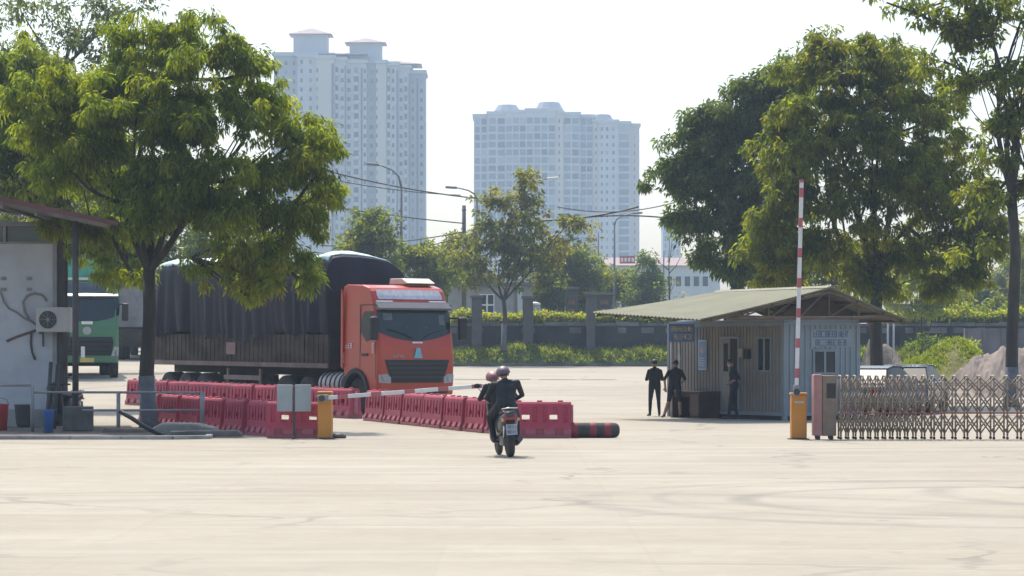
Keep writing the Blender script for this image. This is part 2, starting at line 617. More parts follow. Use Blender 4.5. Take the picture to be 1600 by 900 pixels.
def tree(name, label, px, base_z, d, r0, fork_py, lobes, palette, seed, group=None, density=26, n_leaf=34, leaf=(.24, .075), droop=.8,
         gold=.05, size=.42, lime=0.0, forks=None, twigs=2, shell=.45, deep=False, lean=(0, 0), flat=.25, trunk_top=None, depth=1.0, trunk_mats=None):
    """lobes: (px, py, rx_px, ry_px, depth offset in m) seen at distance d"""
    g = np.random.default_rng(seed)
    s = d / FPX
    x0 = X(px, d)
    root = thing(name, label, 'tree', (x0, d, base_z), group=group)
    W = []
    for lo in lobes:
        lx, ly, rx, ry = lo[:4]
        dy = lo[4] if len(lo) > 4 else 0
        dd = d + dy
        W.append((X(lx, dd) - x0, dy, Z(ly, dd) - base_z, rx * s, min(rx, ry) * s * 1.05 * depth, ry * s))
    cs, rr = clumps(W, density, seed, size, shell)
    me = leaves_mesh('crown', cs, rr, n_leaf, leaf[0], leaf[1], droop, palette, gold, seed, flat)
    me.materials.append(M_leaf_deep if deep else M_leaf)
    link('crown', me, root)
    # trunk and limbs
    mb = MB()
    zf = Z(fork_py, d) - base_z
    fk = Vector((lean[0], lean[1], zf))
    tp = [Vector((0, 0, -.1)), Vector((0, 0, .25)), fk * .35 + Vector((g.normal() * .05, 0, 0)), fk * .7 + Vector((g.normal() * .06, 0, 0)), fk]
    mb.tube(tp, [r0 * 1.35, r0 * 1.05, r0 * .95, r0 * .85, r0 * .8], 12)
    targets = sorted(W, key=lambda w: (w[2] < zf + 1.2, -w[3] * w[5]))
    ends = []
    for i, w in enumerate(targets):
        c = Vector(w[:3])
        if i > 4 and ends:
            lower = [e for e in ends if e.z < c.z + .2] if c.z > zf + .8 else ends
            st = min(lower or [fk], key=lambda e: (e - c).length)
        else:
            st = fk
        rr0 = r0 * (.55 if st is fk else .32)
        pts = limb(mb, st, c, rr0, .03, g, sag=.05)
        ends += pts[2:5]
        sub = cs[np.argsort(np.linalg.norm(cs - np.array(c), axis=1))]
        for k in range(twigs):
            j = int(g.integers(0, max(1, min(len(sub), 60))))
            limb(mb, pts[int(g.integers(2, 5))], sub[j], rr0 * .35, .012, g, sag=-.05, n=4)
    mats = [M_bark]
    tr = mb.build('trunk', mats, root)
    if lime:
        lm = MB().tube([(0, 0, -.08), (0, 0, .25), (tp[2].x * lime / tp[2].z, 0, lime)], [r0 * 1.36 + .012, r0 * 1.07 + .012, r0 * 1.0 + .012], 12)
        lm.build('limewash', M_lime, root)
    return root


def bush(name, label, cat, px, py_base, d, lobes, palette, seed, density=20, n_leaf=26, leaf=(.2, .08), group=None, gold=.1, base=None, size=.4, droop=.2, deep=False):
    s = d / FPX
    x0 = X(px, d)
    b = Z(py_base, d) if base is None else base
    W = []
    for lo in lobes:
        dy = lo[4] if len(lo) > 4 else 0
        W.append((X(lo[0], d + dy) - x0, dy, Z(lo[1], d + dy) - b, lo[2] * s, min(lo[2], lo[3]) * s, lo[3] * s))
    cs, rr = clumps(W, density, seed, size)
    me = leaves_mesh(name, cs, rr, n_leaf, leaf[0], leaf[1], droop, palette, gold, seed)
    me.materials.append(M_leaf_deep if deep else M_leaf)
    root = thing(name, label, cat, (x0, d, b), group=group)
    link('foliage', me, root)
    mb = MB()
    g = np.random.default_rng(seed)
    for w in W:
        limb(mb, (0, 0, -.05), w[:3], .05 * max(1, d / 120), .015, g, sag=0, n=4)
    mb.build('stem', M_bark, root)
    return root

# ------------------------------------------------------------------ far apartment towers
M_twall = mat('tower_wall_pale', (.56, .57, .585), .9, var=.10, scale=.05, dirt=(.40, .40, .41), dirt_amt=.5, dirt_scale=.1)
M_tside = mat('tower_wall_grey_shaded', (.37, .39, .42), .9, var=.10, scale=.05)  # grey walls and domes; on the turned tower face, painted-in shade
M_tbeige = mat('tower_wall_beige', (.60, .565, .50), .9, var=.08, scale=.05)
M_tpink = mat('tower_wall_pink', (.58, .50, .47), .9, var=.08, scale=.05)
M_troof = mat('tower_roof_tile', (.40, .31, .28), .9, var=.15, scale=.1)
M_tglass = glassmat('tower_window_glass', (.055, .07, .085), .15)
M_tglass2 = glassmat('tower_blue_glass', (.10, .16, .20), .15)
M_tcurt = glassmat('tower_curtained_glass', (.24, .25, .26), .3)
M_tdark = glassmat('tower_dark_glass', (.03, .035, .045), .15)
M_trec = mat('tower_recess_shade', (.13, .14, .16), .9, var=.1)


def tower(name, label, d, base, vols, extras=()):
    """vols: (px0, px1, py_top, y offset, depth, wall material, bays) ; bay: (f0, f1, kind)"""
    cx = sum(v[0] + v[1] for v in vols) / (2 * len(vols))
    root = thing(name, label, 'apartment building', (X(cx, d), d, base))
    ox = X(cx, d)
    for (p0, p1, pt, dy, dep, wm, bays) in vols:
        x0, x1, zt = X(p0, d) - ox, X(p1, d) - ox, Z(pt, d) - base
        MB().box(x0, x1, dy, dy + dep, 0, zt).build('wall', wm, root)
        MB().box(x0 - .5, x1 + .5, dy - .5, dy + dep + .5, zt + .003, zt + 1.2).build('cornice', M_twall, root)
        for (f0, f1, kind) in bays:
            a, b = x0 + (x1 - x0) * f0, x0 + (x1 - x0) * f1
            m = MB()
            if kind == 'recess':
                m.box(a, b, dy - .12, dy - .01, 0, zt - 1.5)  # dark strip standing proud, painted as the shade of a recess
                m.build('recess_shade_strip', M_trec, root)
                continue
            n = int(zt / 3.0)
            fr = MB()
            rv = random.Random(int(a * 10) + n)
            for k in range(8, n):
                z = k * 3.0
                if z + 2.6 > zt: break
                if kind == 'dots':
                    m.box(a, b, dy - .15, dy - .01, z + .9, z + 2.2, rv.choice((0, 0, 0, 1, 2)))
                elif kind == 'glass':
                    m.box(a, b, dy - .25, dy - .01, z + .55, z + 2.65, rv.choice((0, 0, 0, 1, 2, 3)))
                elif kind == 'balcony':
                    m.box(a, b, dy - .12, dy - .01, z + 1.1, z + 2.8, rv.choice((0, 0, 1, 2)))
                    fr.box(a - .1, b + .1, dy - 1.1, dy - .01, z - .1, z + .95)
            w = m.build('window_bay', [M_tglass2 if kind == 'glass' else M_tglass, M_tcurt, M_tdark, M_tside], root)
            if fr.v: fr.build('balcony_bay', M_twall, root)
    for (kind, p0, p1, pb, pt, dy, dep, wm) in extras:
        x0, x1, zb, zt = X(p0, d) - ox, X(p1, d) - ox, Z(pb, d) - base, Z(pt, d) - base
        if kind == 'box':
            MB().box(x0, x1, dy, dy + dep, zb, zt).build('penthouse', wm, root)
        elif kind == 'hip':
            e = 1.6
            vs = [(x0 - e, dy - e, zb), (x1 + e, dy - e, zb), (x1 + e, dy + dep + e, zb), (x0 - e, dy + dep + e, zb),
                  (x0 + (x1 - x0) * .46, dy + dep * .5, zt), (x0 + (x1 - x0) * .54, dy + dep * .5, zt)]
            MB().add(vs, [(3, 2, 1, 0), (0, 1, 5, 4), (1, 2, 5), (2, 3, 4, 5), (3, 0, 4)]).build('roof', M_troof, root)
        elif kind == 'dome':
            w = (x1 - x0)
            prof = [(w * .5, zb), (w * .5, zb + (zt - zb) * .45), (w * .48, zb + (zt - zb) * .48), (w * .42, zb + (zt - zb) * .75), (w * .36, zt), (w * .02, zt + .2)]
            MB().lathe(prof, 'z', ((x0 + x1) / 2, dy + dep * .5, 0), 12, smooth=False).build('penthouse', wm, root)
    return root


tower('apartment_tower', 'grey twin-block apartment high-rise with two square penthouses under pointed tiled roofs', 870, 3.4, [
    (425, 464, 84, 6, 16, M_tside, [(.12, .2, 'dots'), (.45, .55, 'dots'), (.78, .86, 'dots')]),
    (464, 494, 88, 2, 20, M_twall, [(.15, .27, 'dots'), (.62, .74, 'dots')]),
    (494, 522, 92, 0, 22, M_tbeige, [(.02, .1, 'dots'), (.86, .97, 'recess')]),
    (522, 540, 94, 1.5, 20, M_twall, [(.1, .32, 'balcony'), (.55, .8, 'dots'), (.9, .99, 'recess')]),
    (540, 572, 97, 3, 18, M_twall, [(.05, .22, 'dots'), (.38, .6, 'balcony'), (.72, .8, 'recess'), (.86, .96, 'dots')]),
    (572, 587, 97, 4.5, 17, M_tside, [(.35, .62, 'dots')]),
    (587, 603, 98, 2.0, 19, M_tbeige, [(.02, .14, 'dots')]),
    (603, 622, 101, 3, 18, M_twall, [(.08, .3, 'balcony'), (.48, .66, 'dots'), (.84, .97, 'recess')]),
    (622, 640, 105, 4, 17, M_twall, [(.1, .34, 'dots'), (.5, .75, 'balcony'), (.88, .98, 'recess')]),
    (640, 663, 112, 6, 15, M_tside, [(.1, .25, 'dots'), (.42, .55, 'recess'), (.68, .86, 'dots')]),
], [('box', 456, 509, 88, 50, 6, 9, M_twall), ('hip', 456, 509, 49.8, 38, 6, 9, None),
    ('box', 544, 594, 96, 63, 7, 9, M_twall), ('hip', 544, 594, 62.8, 53, 7, 9, None),
    ('hip', 470, 566, 83, 76, 4, 14, None), ('hip', 582, 650, 97, 88, 6, 12, None)])

gl = 'glass'
tower('apartment_tower', 'pale blue curved-plan high-rise with three rounded rooftop penthouses, behind the sparse roadside tree', 1020, 3.4, [
    (740, 762, 181, 5, 18, M_twall, [(.1, .42, gl), (.56, .9, gl)]),
    (762, 790, 178, 2.5, 20, M_twall, [(.06, .44, gl), (.56, .94, gl)]),
    (790, 822, 176, .8, 22, M_twall, [(.04, .3, gl), (.37, .63, gl), (.7, .96, gl)]),
    (822, 868, 174, 0, 22, M_twall, [(.03, .22, gl), (.28, .47, gl), (.53, .72, gl), (.78, .97, gl)]),
    (868, 880, 177, 1.2, 20, M_tbeige, [(.4, .6, 'dots')]),
    (880, 906, 179, 2.0, 20, M_twall, [(.06, .44, gl), (.56, .94, gl)]),
    (906, 928, 182, 4.5, 18, M_twall, [(.1, .45, gl), (.55, .9, gl)]),
    (928, 936, 190, 3.5, 18, M_tbeige, [(.3, .6, 'dots')]),
    (936, 966, 191, 2.0, 20, M_twall, [(.1, .2, 'dots'), (.38, .48, 'dots'), (.7, .82, 'dots')]),
    (966, 985, 193, 3.0, 18, M_twall, [(.1, .9, gl)]),
    (985, 1000, 196, 5.0, 16, M_tpink, [(.45, .55, 'dots')]),
], [('dome', 772, 813, 176, 161, 4, 10, M_tside), ('dome', 836, 881, 175, 157, 4, 10, M_tside), ('dome', 926, 960, 190, 176, 5, 9, M_tside)])

tower('apartment_tower', 'small hazy far-off high-rise seen in the gap left of the dark bushy tree', 1150, 3.4, [
    (1036, 1048, 348, 0, 14, M_tside, [(.2, .4, gl), (.6, .8, gl)]),
    (1048, 1064, 352, 2, 14, M_twall, [(.1, .4, gl), (.55, .9, gl)]),
], [('box', 1040, 1055, 347, 341, 3, 8, M_tside)])


# ------------------------------------------------------------------ long wall, hedge, pillars at the back of the yard
M_moss = mat('mossy_dark_wall', (.018, .022, .024), .95, var=.5, scale=.9, dirt=(.035, .042, .03), dirt_amt=.7, dirt_scale=.5, bump=.5, bump_scale=3, stretch=(1, 1, .6))
M_coping = mat('weathered_coping', (.13, .135, .14), .9, var=.6, scale=.7, dirt=(.06, .065, .06), dirt_amt=.9, dirt_scale=.6)
M_pillar = mat('weathered_pillar', (.085, .083, .082), .9, var=.3, scale=1.5, dirt=(.07, .07, .07), dirt_amt=.8, dirt_scale=1.1)
WD = 168.2
t = thing('retaining_wall', 'long dark mossy wall with pale coping blocks behind the grass bank', 'wall', (X(870, WD), WD, 1.2))
ox = t.location.x
MB().box(-13 - ox, 50 - ox, 0, .45, 0, 2.55).build('wall', M_moss, t)
m = MB()
for i in range(42):
    x = -13 + i * 1.5
    m.box(x - ox + .03, x + 1.47 - ox, -.08, .5, 2.56, 2.56 + random.uniform(.12, .26))
    if random.random() < .5:
        m.box(x - ox + .1, x + random.uniform(.5, 1.3) - ox, -.05, -.003, 2.1, 2.45)
m.build('coping', M_coping, t)

PILL = [(745, 16, 466, 'slim weathered gate pillar left of the house window, on the mossy wall'),
        (825, 16, 467, 'weathered pillar with pale cap in front of the house corner'),
        (923, 14, 461, 'thin weathered pillar at the left end of the booth canopy tip')]
for px, w, pt, lab in PILL:
    d = WD - .35
    s = d / FPX
    r = thing('pillar', lab, 'pillar', (X(px, d), d, 1.3), group='pillars along the mossy wall')
    h = Z(pt, d) - 1.3
    MB().box(-w * s / 2, w * s / 2, -.26, .26, 0, h).build('shaft', M_pillar, r, bevel=.03)
    MB().box(-w * s / 2 - .1, w * s / 2 + .1, -.36, .36, h + .003, h + .18).build('cap', M_coping, r, bevel=.03)


def hedge(label, px0, px1, pyt, pyb, d, seed, pal='hedge'):
    s = d / FPX
    cs = []
    g = np.random.default_rng(seed)
    n = int((px1 - px0) * 2.2)
    x0 = X((px0 + px1) / 2, d)
    zb = Z(pyb, d)
    for i in range(n):
        px = g.uniform(px0, px1)
        top = pyt + 3 * math.sin(px * .05) + g.uniform(-2, 2)
        py = g.uniform(top, pyb)
        cs.append((X(px, d) - x0, g.uniform(-.4, .4), Z(py, d) - zb))
    me = leaves_mesh('hedge', cs, np.full(n, .32), 26, .22, .11, .1, pal, .35, seed)
    me.materials.append(M_leaf)
    o = link('hedge', me, None, loc=(x0, d, zb))
    return tag(o, label, 'hedge')


hedge('clipped yellow-green hedge running along the top of the mossy wall, left of the guard booth', 708, 1050, 494, 507, 169.3, 5)
hedge('yellow-green hedge above the mossy wall right of the guard booth', 1380, 1610, 491, 504, 169.3, 6)

# grass on the bank: one object
g = np.random.default_rng(11)
n = 3400
gx = g.uniform(-11.5, 47, n)
tt = g.random(n)
gyv = 166.3 + tt * 1.75
hh = .9 + .10 * np.sin(gx * .9) + .08 * np.sin(gx * 2.3 + 1) + .35 * np.exp(-((gx - .4) / 2.2) ** 2)
gzv = 1.38 + hh * np.interp(tt, [0, .36, 1], [0, .65, .92])
me = leaves_mesh('grass', np.stack([gx, gyv, gzv], 1), np.full(n, .18), 14, .3, .06, -1.2, 'grassy', .25, 12)
me.materials.append(M_leaf)
tag(link('grass', me), kind='stuff')

# ------------------------------------------------------------------ house, wall stumps and cars behind the wall
M_house = mat('house_render_grey', (.36, .35, .345), .9, var=.12, scale=.6, dirt=(.22, .21, .20), dirt_amt=.6, dirt_scale=.7)
M_white = mat('white_paint', (.78, .78, .77), .5, var=.05, scale=1.5)
M_pane = glassmat('window_dark', (.025, .03, .035), .08)
d = 186
h = thing('small_house', 'grey rendered single-storey house with a four-pane white window behind the wall', 'house', (X(768, d), d, 3.4))
s = d / FPX
hx0, hx1, hzt = X(700, d) - h.location.x, X(832, d) - h.location.x, Z(447, d) - 3.4
MB().box(hx0, hx1, 0, 6, 0, hzt).build('wall', M_house, h)
MB().box(hx0 - .3, hx1 + .3, -.35, 6.3, hzt + .003, hzt + .25).build('roof', M_coping, h)
fx0, fx1, fz0, fz1 = X(751, d) - h.location.x, X(771, d) - h.location.x, Z(492, d) - 3.4, Z(461, d) - 3.4
wf = MB()
wf.box(fx0 - .07, fx0, -.08, -.003, fz0 - .07, fz1 + .07).box(fx1, fx1 + .07, -.08, -.003, fz0 - .07, fz1 + .07)
wf.box(fx0, fx1, -.08, -.003, fz0 - .07, fz0).box(fx0, fx1, -.08, -.003, fz1, fz1 + .07)
fm = (fx0 + fx1) / 2; zm = fz0 + (fz1 - fz0) * .5
wf.box(fm - .06, fm + .06, -.075, -.003, fz0, fz1).box(fx0, fm - .06, -.07, -.003, zm - .05, zm + .05).box(fm + .06, fx1, -.07, -.003, zm - .05, zm + .05)
w = wf.build('window', M_white, h)
MB().box(fx0, fx1, -.03, -.006, fz0, fz1).build('pane', M_pane, w)
MB().box(X(808, d) - h.location.x, X(816, d) - h.location.x, -.25, -.003, 0, hzt - .02).build('corner_pillar', M_twall, h)

M_tank = mat('pale_tank', (.6, .6, .6), .5, var=.1)
d = 178
t = thing('water_tank', 'pale grey squat tank with white lid beside the house corner pillar', 'tank', (X(834, d), d, 3.4))
MB().lathe([(.42, 0), (.44, .1), (.44, 1.7), (.40, 1.85)], 'z', seg=20).build('tank', mat('tank_grey', (.36, .37, .40), .6, var=.15), t)
MB().lathe([(.46, 1.86), (.44, 1.98), (.2, 2.06)], 'z', seg=20).build('lid', M_white, t)
for px, pt, w, lab, mm in ((893, 453, 20, 'brick and render gatepost with flat cap rising beside the parked white vehicles', M_pillar),
                           (944, 462, 26, 'broad grey stub wall just left of the booth roof tip', M_pillar)):
    d = 174
    r = thing('gatepost', lab, 'gatepost', (X(px, d), d, 3.4))
    hh_ = Z(pt, d) - 3.4; hw = w * d / FPX / 2
    MB().box(-hw, hw, -.35, .35, 0, hh_).build('shaft', mm, r, bevel=.03)
    MB().box(-hw - .1, hw + .1, -.45, .45, hh_ + .003, hh_ + .16).build('cap', M_coping, r, bevel=.03)
    m = MB()
    for k in range(3): m.box(-hw * .5, hw * .5, -.37, -.353, .7 + k * .55, 1.0 + k * .55)
    m.build('inset_panel', mat('brick_brown', (.20, .12, .10), .9, var=.3, scale=4), r)

# far white hall with a reddish roof
d = 380
hl = thing('factory_hall', 'distant white hall with low reddish roof and red sign board', 'hall', (X(1035, d), d, 3.4))
s = d / FPX; ox = hl.location.x
MB().box(X(950, d) - ox, X(1125, d) - ox, 0, 25, 0, Z(415, d) - 3.4).build('wall', mat('hall_white', (.62, .64, .68), .7, var=.06, scale=.2), hl)
zt = Z(415, d) - 3.4
MB().prism([(-.6, zt + .003), (26, zt + .003), (12.5, zt + 1.6)], 'x', X(944, d) - ox, X(1130, d) - ox).build('roof', mat('hall_roof', (.30, .23, .22), .9), hl)
m = MB()
MB().box(X(968, d) - ox, X(992, d) - ox, -.5, -.3, Z(412, d) - 3.4, Z(400, d) - 3.4).build('sign_board', mat('sign_red', (.45, .05, .05), .5), hl)
for k in range(4):
    m.box(X(970 + k * 5.5, d) - ox, X(973.5 + k * 5.5, d) - ox, -.56, -.503, Z(409, d) - 3.4, Z(403, d) - 3.4)
m.build('lettering', M_white, hl)
for k in range(8):
    MB().box(X(1000 + k * 14, d) - ox, X(1008 + k * 14, d) - ox, -.08, -.003, Z(447, d) - 3.4, Z(432, d) - 3.4).build('window', M_tglass, hl)

# ------------------------------------------------------------------ street lamps, poles and cables
M_steel = mat('galvanised_steel', (.17, .18, .19), .55, metal=.2, var=.12, scale=2)
M_lampgrey = mat('lamp_head_grey', (.20, .22, .22), .5)
M_conc = mat('concrete_pole', (.13, .115, .10), .9, var=.2, scale=1)
M_cable = mat('cable_black', (.035, .037, .045), .6)


def lamp(label, px, d, py_head, px_head, py_arm, base=3.4, light=False):
    r = thing('street_lamp', label, 'street lamp', (X(px, d), d, base), group='street lamps along the road')
    zt = Z(py_arm, d) - base
    hx, hz = X(px_head, d) - X(px, d), Z(py_head, d) - base
    MB().tube([(0, 0, 0), (0, 0, zt * .5), (0, 0, zt)], [.13, .105, .08], 10).build('pole', M_steel, r)
    pts = [(0, 0, zt), (hx * .08, 0, zt + (hz - zt) * .45), (hx * .3, 0, zt + (hz - zt) * .75), (hx * .62, 0, zt + (hz - zt) * .93), (hx * .85, 0, hz)]
    MB().tube(pts, [.075, .06, .05, .045, .04], 8).build('arm', M_steel, r)
    u = Vector((hx, 0, (hz - zt) * .12)).normalized()
    c = Vector((hx * .9, 0, hz))
    MB().obox(c + u * .1, u, (0, 1, 0), Vector((-u.z, 0, u.x)), .42, .16, .085).build('lamp_head', M_white if light else M_lampgrey, r, bevel=.05)
    return r


lamp('tall street lamp whose curved arm reaches left, in front of the grey twin-block high-rise', 627, 174, 257, 580, 292)
lamp('street lamp with arm reaching left, head against open sky between the two high-rises', 745, 192, 293, 703, 312)
lamp('street lamp with pale head and arm pointing right, pole inside the sparse tree', 806, 180, 279, 868, 312, light=True)
lamp('street lamp with short arm to the right, standing before the pale blue high-rise', 960, 226, 333, 998, 352)
for px, pt, d, lab in ((935, 362, 230, 'thin plain steel pole left of the short-armed street lamp'), (1037, 392, 232, 'thin plain steel pole in the gap left of the dark bushy tree')):
    r = MB().tube([(0, 0, 0), (0, 0, Z(pt, d) - 3.4)], [.1, .06], 8).build('steel_pole', M_steel, loc=(X(px, d), d, 3.4))
    tag(r, lab, 'pole')
d = 176
r = thing('utility_pole', 'short dark concrete utility pole without arm standing left of the sparse tree', 'utility pole', (X(725, d), d, 3.4))
MB().tube([(0, 0, 0), (0, 0, Z(321, d) - 3.4)], [.17, .13], 10).build('pole', M_conc, r)
MB().lathe([(.15, Z(329, d) - 3.4), (.15, Z(327, d) - 3.4)], 'z', seg=10).build('band', M_steel, r)


def cable(label, a, b, sag, d, r=.035, d2=None):
    A, B = P(a[0], a[1], d), P(b[0], b[1], d2 or d)
    pts = []
    for i in range(15):
        t = i / 14
        p = A.lerp(B, t); p.z -= sag * 4 * t * (1 - t)
        pts.append(p - A)
    o = MB().tube(pts, r, 5).build('power_cable', M_cable, loc=A)
    return tag(o, label, 'cable', 'overhead cables across the road')


cable('thick overhead cable, topmost, crossing the grey high-rise and sloping down to the right', (470, 256), (745, 310), .25, 171, .045)
cable('thin overhead cable just below the thick topmost one, left of the sparse tree', (470, 270), (720, 305), .25, 173, .03)
cable('overhead cable at mid height crossing the lower grey high-rise', (490, 318), (725, 349), .1, 175, .04)
cable('overhead cable rising gently to the right towards the short utility pole', (500, 384), (725, 362), .25, 176.4, .04)
cable('lowest overhead cable crossing low behind the round young tree', (490, 394), (725, 368), .6, 177, .03)
cable('bundled dark cable sagging before the pale blue high-rise, the upper one', (870, 323), (1062, 314), .5, 171, .035)
cable('bundled dark cable before the pale blue high-rise, thick middle one', (840, 345), (998, 323), .2, 172, .06)
cable('bundled dark cable before the pale blue high-rise, lowest one', (900, 341), (1075, 345), -.25, 173, .05)

# ------------------------------------------------------------------ trees beyond the wall
G2 = 'trees behind the yard wall'
tree('roadside_tree', 'tall sparse roadside tree with airy top and limewashed foot at the middle of the wall', 787, 2.25, 166.9, .15, 470,
     [(822, 275, 26, 28), (772, 310, 20, 24), (815, 320, 34, 24), (762, 345, 36, 28), (830, 350, 48, 30), (790, 385, 56, 34), (740, 400, 45, 34), (850, 390, 46, 34),
      (895, 345, 28, 20), (905, 372, 24, 18), (745, 430, 42, 22), (800, 425, 48, 24), (860, 425, 40, 22)], 'sparse', 21, G2, density=18, n_leaf=22, leaf=(.30, .15), droop=.5, gold=.08, size=.5, lime=1.6, twigs=3, shell=.6)
bush('young_tree', 'round leafy green tree just behind the truck\'s load, before the grey high-rise', 'tree', 580, 470, 172,
     [(578, 352, 26, 24), (560, 378, 32, 28), (596, 378, 32, 28), (580, 410, 50, 30)], 'olive', 31, 36, 28, (.3, .14), G2, base=3.4, size=.5)
bush('young_tree', 'low loose green tree right of the round tree, against the red cab roof', 'tree', 648, 470, 174,
     [(640, 400, 30, 18), (664, 400, 22, 20), (650, 428, 46, 26), (690, 440, 30, 30)], 'olive', 32, 36, 28, (.3, .14), G2, base=3.4, size=.5)
bush('young_tree', 'dense low tree behind the house, left of the sparse roadside tree', 'tree', 712, 480, 200,
     [(715, 395, 34, 30), (700, 425, 34, 30), (735, 440, 40, 30), (690, 455, 24, 30)], 'sparse', 33, 38, 30, (.32, .15), G2, base=3.4, size=.55)
bush('young_tree', 'mixed green tree filling the gap between the sparse tree and the stub walls', 'tree', 880, 480, 205,
     [(870, 420, 40, 40), (905, 430, 36, 36), (850, 460, 40, 30), (920, 465, 30, 26), (885, 470, 44, 30)], 'olive', 34, 38, 30, (.32, .15), G2, base=3.4, size=.55)
bush('conifer', 'broad pointed blue-green conifer under the short-armed street lamp', 'tree', 1008, 480, 225,
     [(1008, 412, 10, 18), (1008, 432, 20, 22), (1008, 455, 32, 26), (1005, 475, 36, 24)], 'deep', 35, 42, 30, (.28, .12), G2, base=3.4, size=.5)
bush('conifer', 'lower rounded green tree directly left of the pointed conifer', 'tree', 965, 480, 228,
     [(965, 436, 20, 18), (950, 452, 28, 24), (975, 458, 30, 24), (930, 462, 24, 22)], 'olive', 36, 40, 28, (.3, .13), G2, base=3.4, size=.5)
# thin bare tree
d = 215
r = thing('bare_tree', 'thin nearly leafless sapling with a few leaves before the white hall', 'tree', (X(1045, d), d, 3.4), group=G2)
mb = MB(); g = np.random.default_rng(3)
zt = Z(400, d) - 3.4
mb.tube([(0, 0, 0), (.05, 0, zt * .5), (.0, 0, zt)], [.1, .07, .03], 7)
ends = []
for k in range(11):
    a = g.uniform(.35, 1) * zt
    b = Vector((g.uniform(-1.7, 1.3), g.uniform(-.5, .5), a + g.uniform(.5, 2.4)))
    mb.tube([(0, 0, a), (b.x * .5, b.y * .5, a + (b.z - a) * .35), b], [.045, .03, .012], 5); ends.append(b)
mb.build('trunk', M_bark, r)
me = leaves_mesh('crown', ends, np.full(len(ends), .3), 9, .3, .14, .3, 'sparse', .3, 4); me.materials.append(M_leaf)
link('crown', me, r)

# ------------------------------------------------------------------ trees of the yard
tree('shade_tree', 'big bright green shade tree with limewashed foot growing from the soil island', 233, 0.05, 64.5, .19, 425,
     [(305, 62, 60, 40, .3), (225, 85, 75, 55, .8), (300, 120, 90, 60, -.5), (385, 115, 42, 40, .2), (400, 175, 70, 52, -.3), (330, 200, 80, 60, -1.0), (235, 185, 80, 62, -.8),
      (150, 150, 70, 55, .6), (465, 215, 58, 52, 0), (430, 260, 66, 46, -.6), (350, 285, 66, 50, -1.0), (250, 275, 70, 50, -.7), (165, 240, 70, 56, .3), (490, 310, 44, 46, .2), (500, 265, 30, 40, .2),
      (430, 330, 60, 44, -.4), (455, 385, 48, 38, .1), (415, 415, 52, 34, -.2), (350, 345, 40, 34, .5), (200, 320, 60, 40, .2), (470, 435, 28, 22, .1), (185, 385, 42, 30, 1.2), (130, 345, 46, 30, .8), (100, 250, 60, 60, .8), (275, 330, 56, 40, -1.3), (345, 325, 50, 40, -1.2), (225, 350, 40, 30, -.9), (75, 130, 46, 44, .6), (80, 190, 60, 50, .8), (290, 345, 44, 30, -.3), (210, 430, 24, 18, 1.3)],
     'mango', 41, density=74, n_leaf=62, leaf=(.18, .05), droop=1.1, gold=.06, size=.30, lime=1.25, twigs=1, shell=.45)
bush('hanging_branch', 'low yellow-green bough hanging from the shade tree across the truck\'s dark load', 'bough', 300, 400, 63.6,
     [(345, 385, 44, 24), (375, 415, 46, 30), (345, 440, 30, 32), (385, 462, 28, 30), (420, 445, 30, 28), (430, 405, 40, 30)], 'gold', 42, 62, 46, (.17, .055), base=Z(400, 63.6), size=.26, droop=1.0, gold=.4)
tree('shade_tree', 'second green shade tree behind the hut roof, left of the big one', 95, .35, 80, .2, 330,
     [(60, 130, 60, 50), (20, 190, 60, 60), (90, 200, 80, 60), (150, 220, 60, 60), (30, 260, 70, 50), (100, 285, 70, 46), (-20, 240, 60, 70), (180, 290, 50, 40), (40, 320, 60, 34), (130, 350, 44, 36), (175, 385, 50, 44), (200, 425, 40, 22), (10, 125, 50, 44), (50, 165, 56, 50), (5, 175, 50, 60), (110, 140, 50, 44), (120, 400, 30, 26), (215, 400, 40, 40), (190, 345, 50, 40)],
     'mango', 43, density=62, n_leaf=46, leaf=(.22, .06), droop=1.0, gold=.07, size=.36, shell=.5)
tree('tall_tree', 'tall grey-green thin-leaved tree rising high above the hut', 70, 1.0, 112, .24, 190,
     [(40, 30, 60, 40), (110, 55, 60, 45), (170, 30, 50, 36), (60, 95, 70, 40), (215, 15, 30, 24), (150, 95, 60, 40), (0, 70, 40, 50), (30, 150, 60, 50), (110, 160, 80, 50), (190, 130, 50, 50)],
     'grey', 44, density=17, n_leaf=26, leaf=(.24, .10), droop=.4, gold=.02, size=.5, shell=.6)
G3 = 'trees behind the trucks'
for i, (px, d, lobes, pal, lab) in enumerate((
        (30, 142, [(20, 330, 70, 50), (60, 380, 60, 50), (0, 410, 60, 60), (40, 440, 80, 50)], 'olive', 'dark green background tree behind the hut'),
        (150, 148, [(140, 300, 60, 50), (165, 350, 60, 50), (130, 400, 70, 50), (180, 420, 50, 50), (150, 460, 80, 50)], 'deep', 'dark background tree above the green truck'),
        (245, 152, [(240, 310, 50, 50), (270, 350, 50, 44), (230, 380, 50, 50), (255, 430, 60, 60), (230, 490, 50, 50)], 'deep', 'dark background tree directly behind the big shade tree\'s trunk'),
        (340, 156, [(345, 355, 44, 34), (310, 380, 44, 40), (350, 410, 60, 40), (390, 400, 40, 36)], 'deep', 'dark background tree rising over the truck\'s covered load'),
)):
    bush('background_tree', lab, 'tree', px, 560, d, lobes, pal, 50 + i, 26, 28, (.3, .13), G3, base=gz(X(px, d), d), size=.55, deep=True)

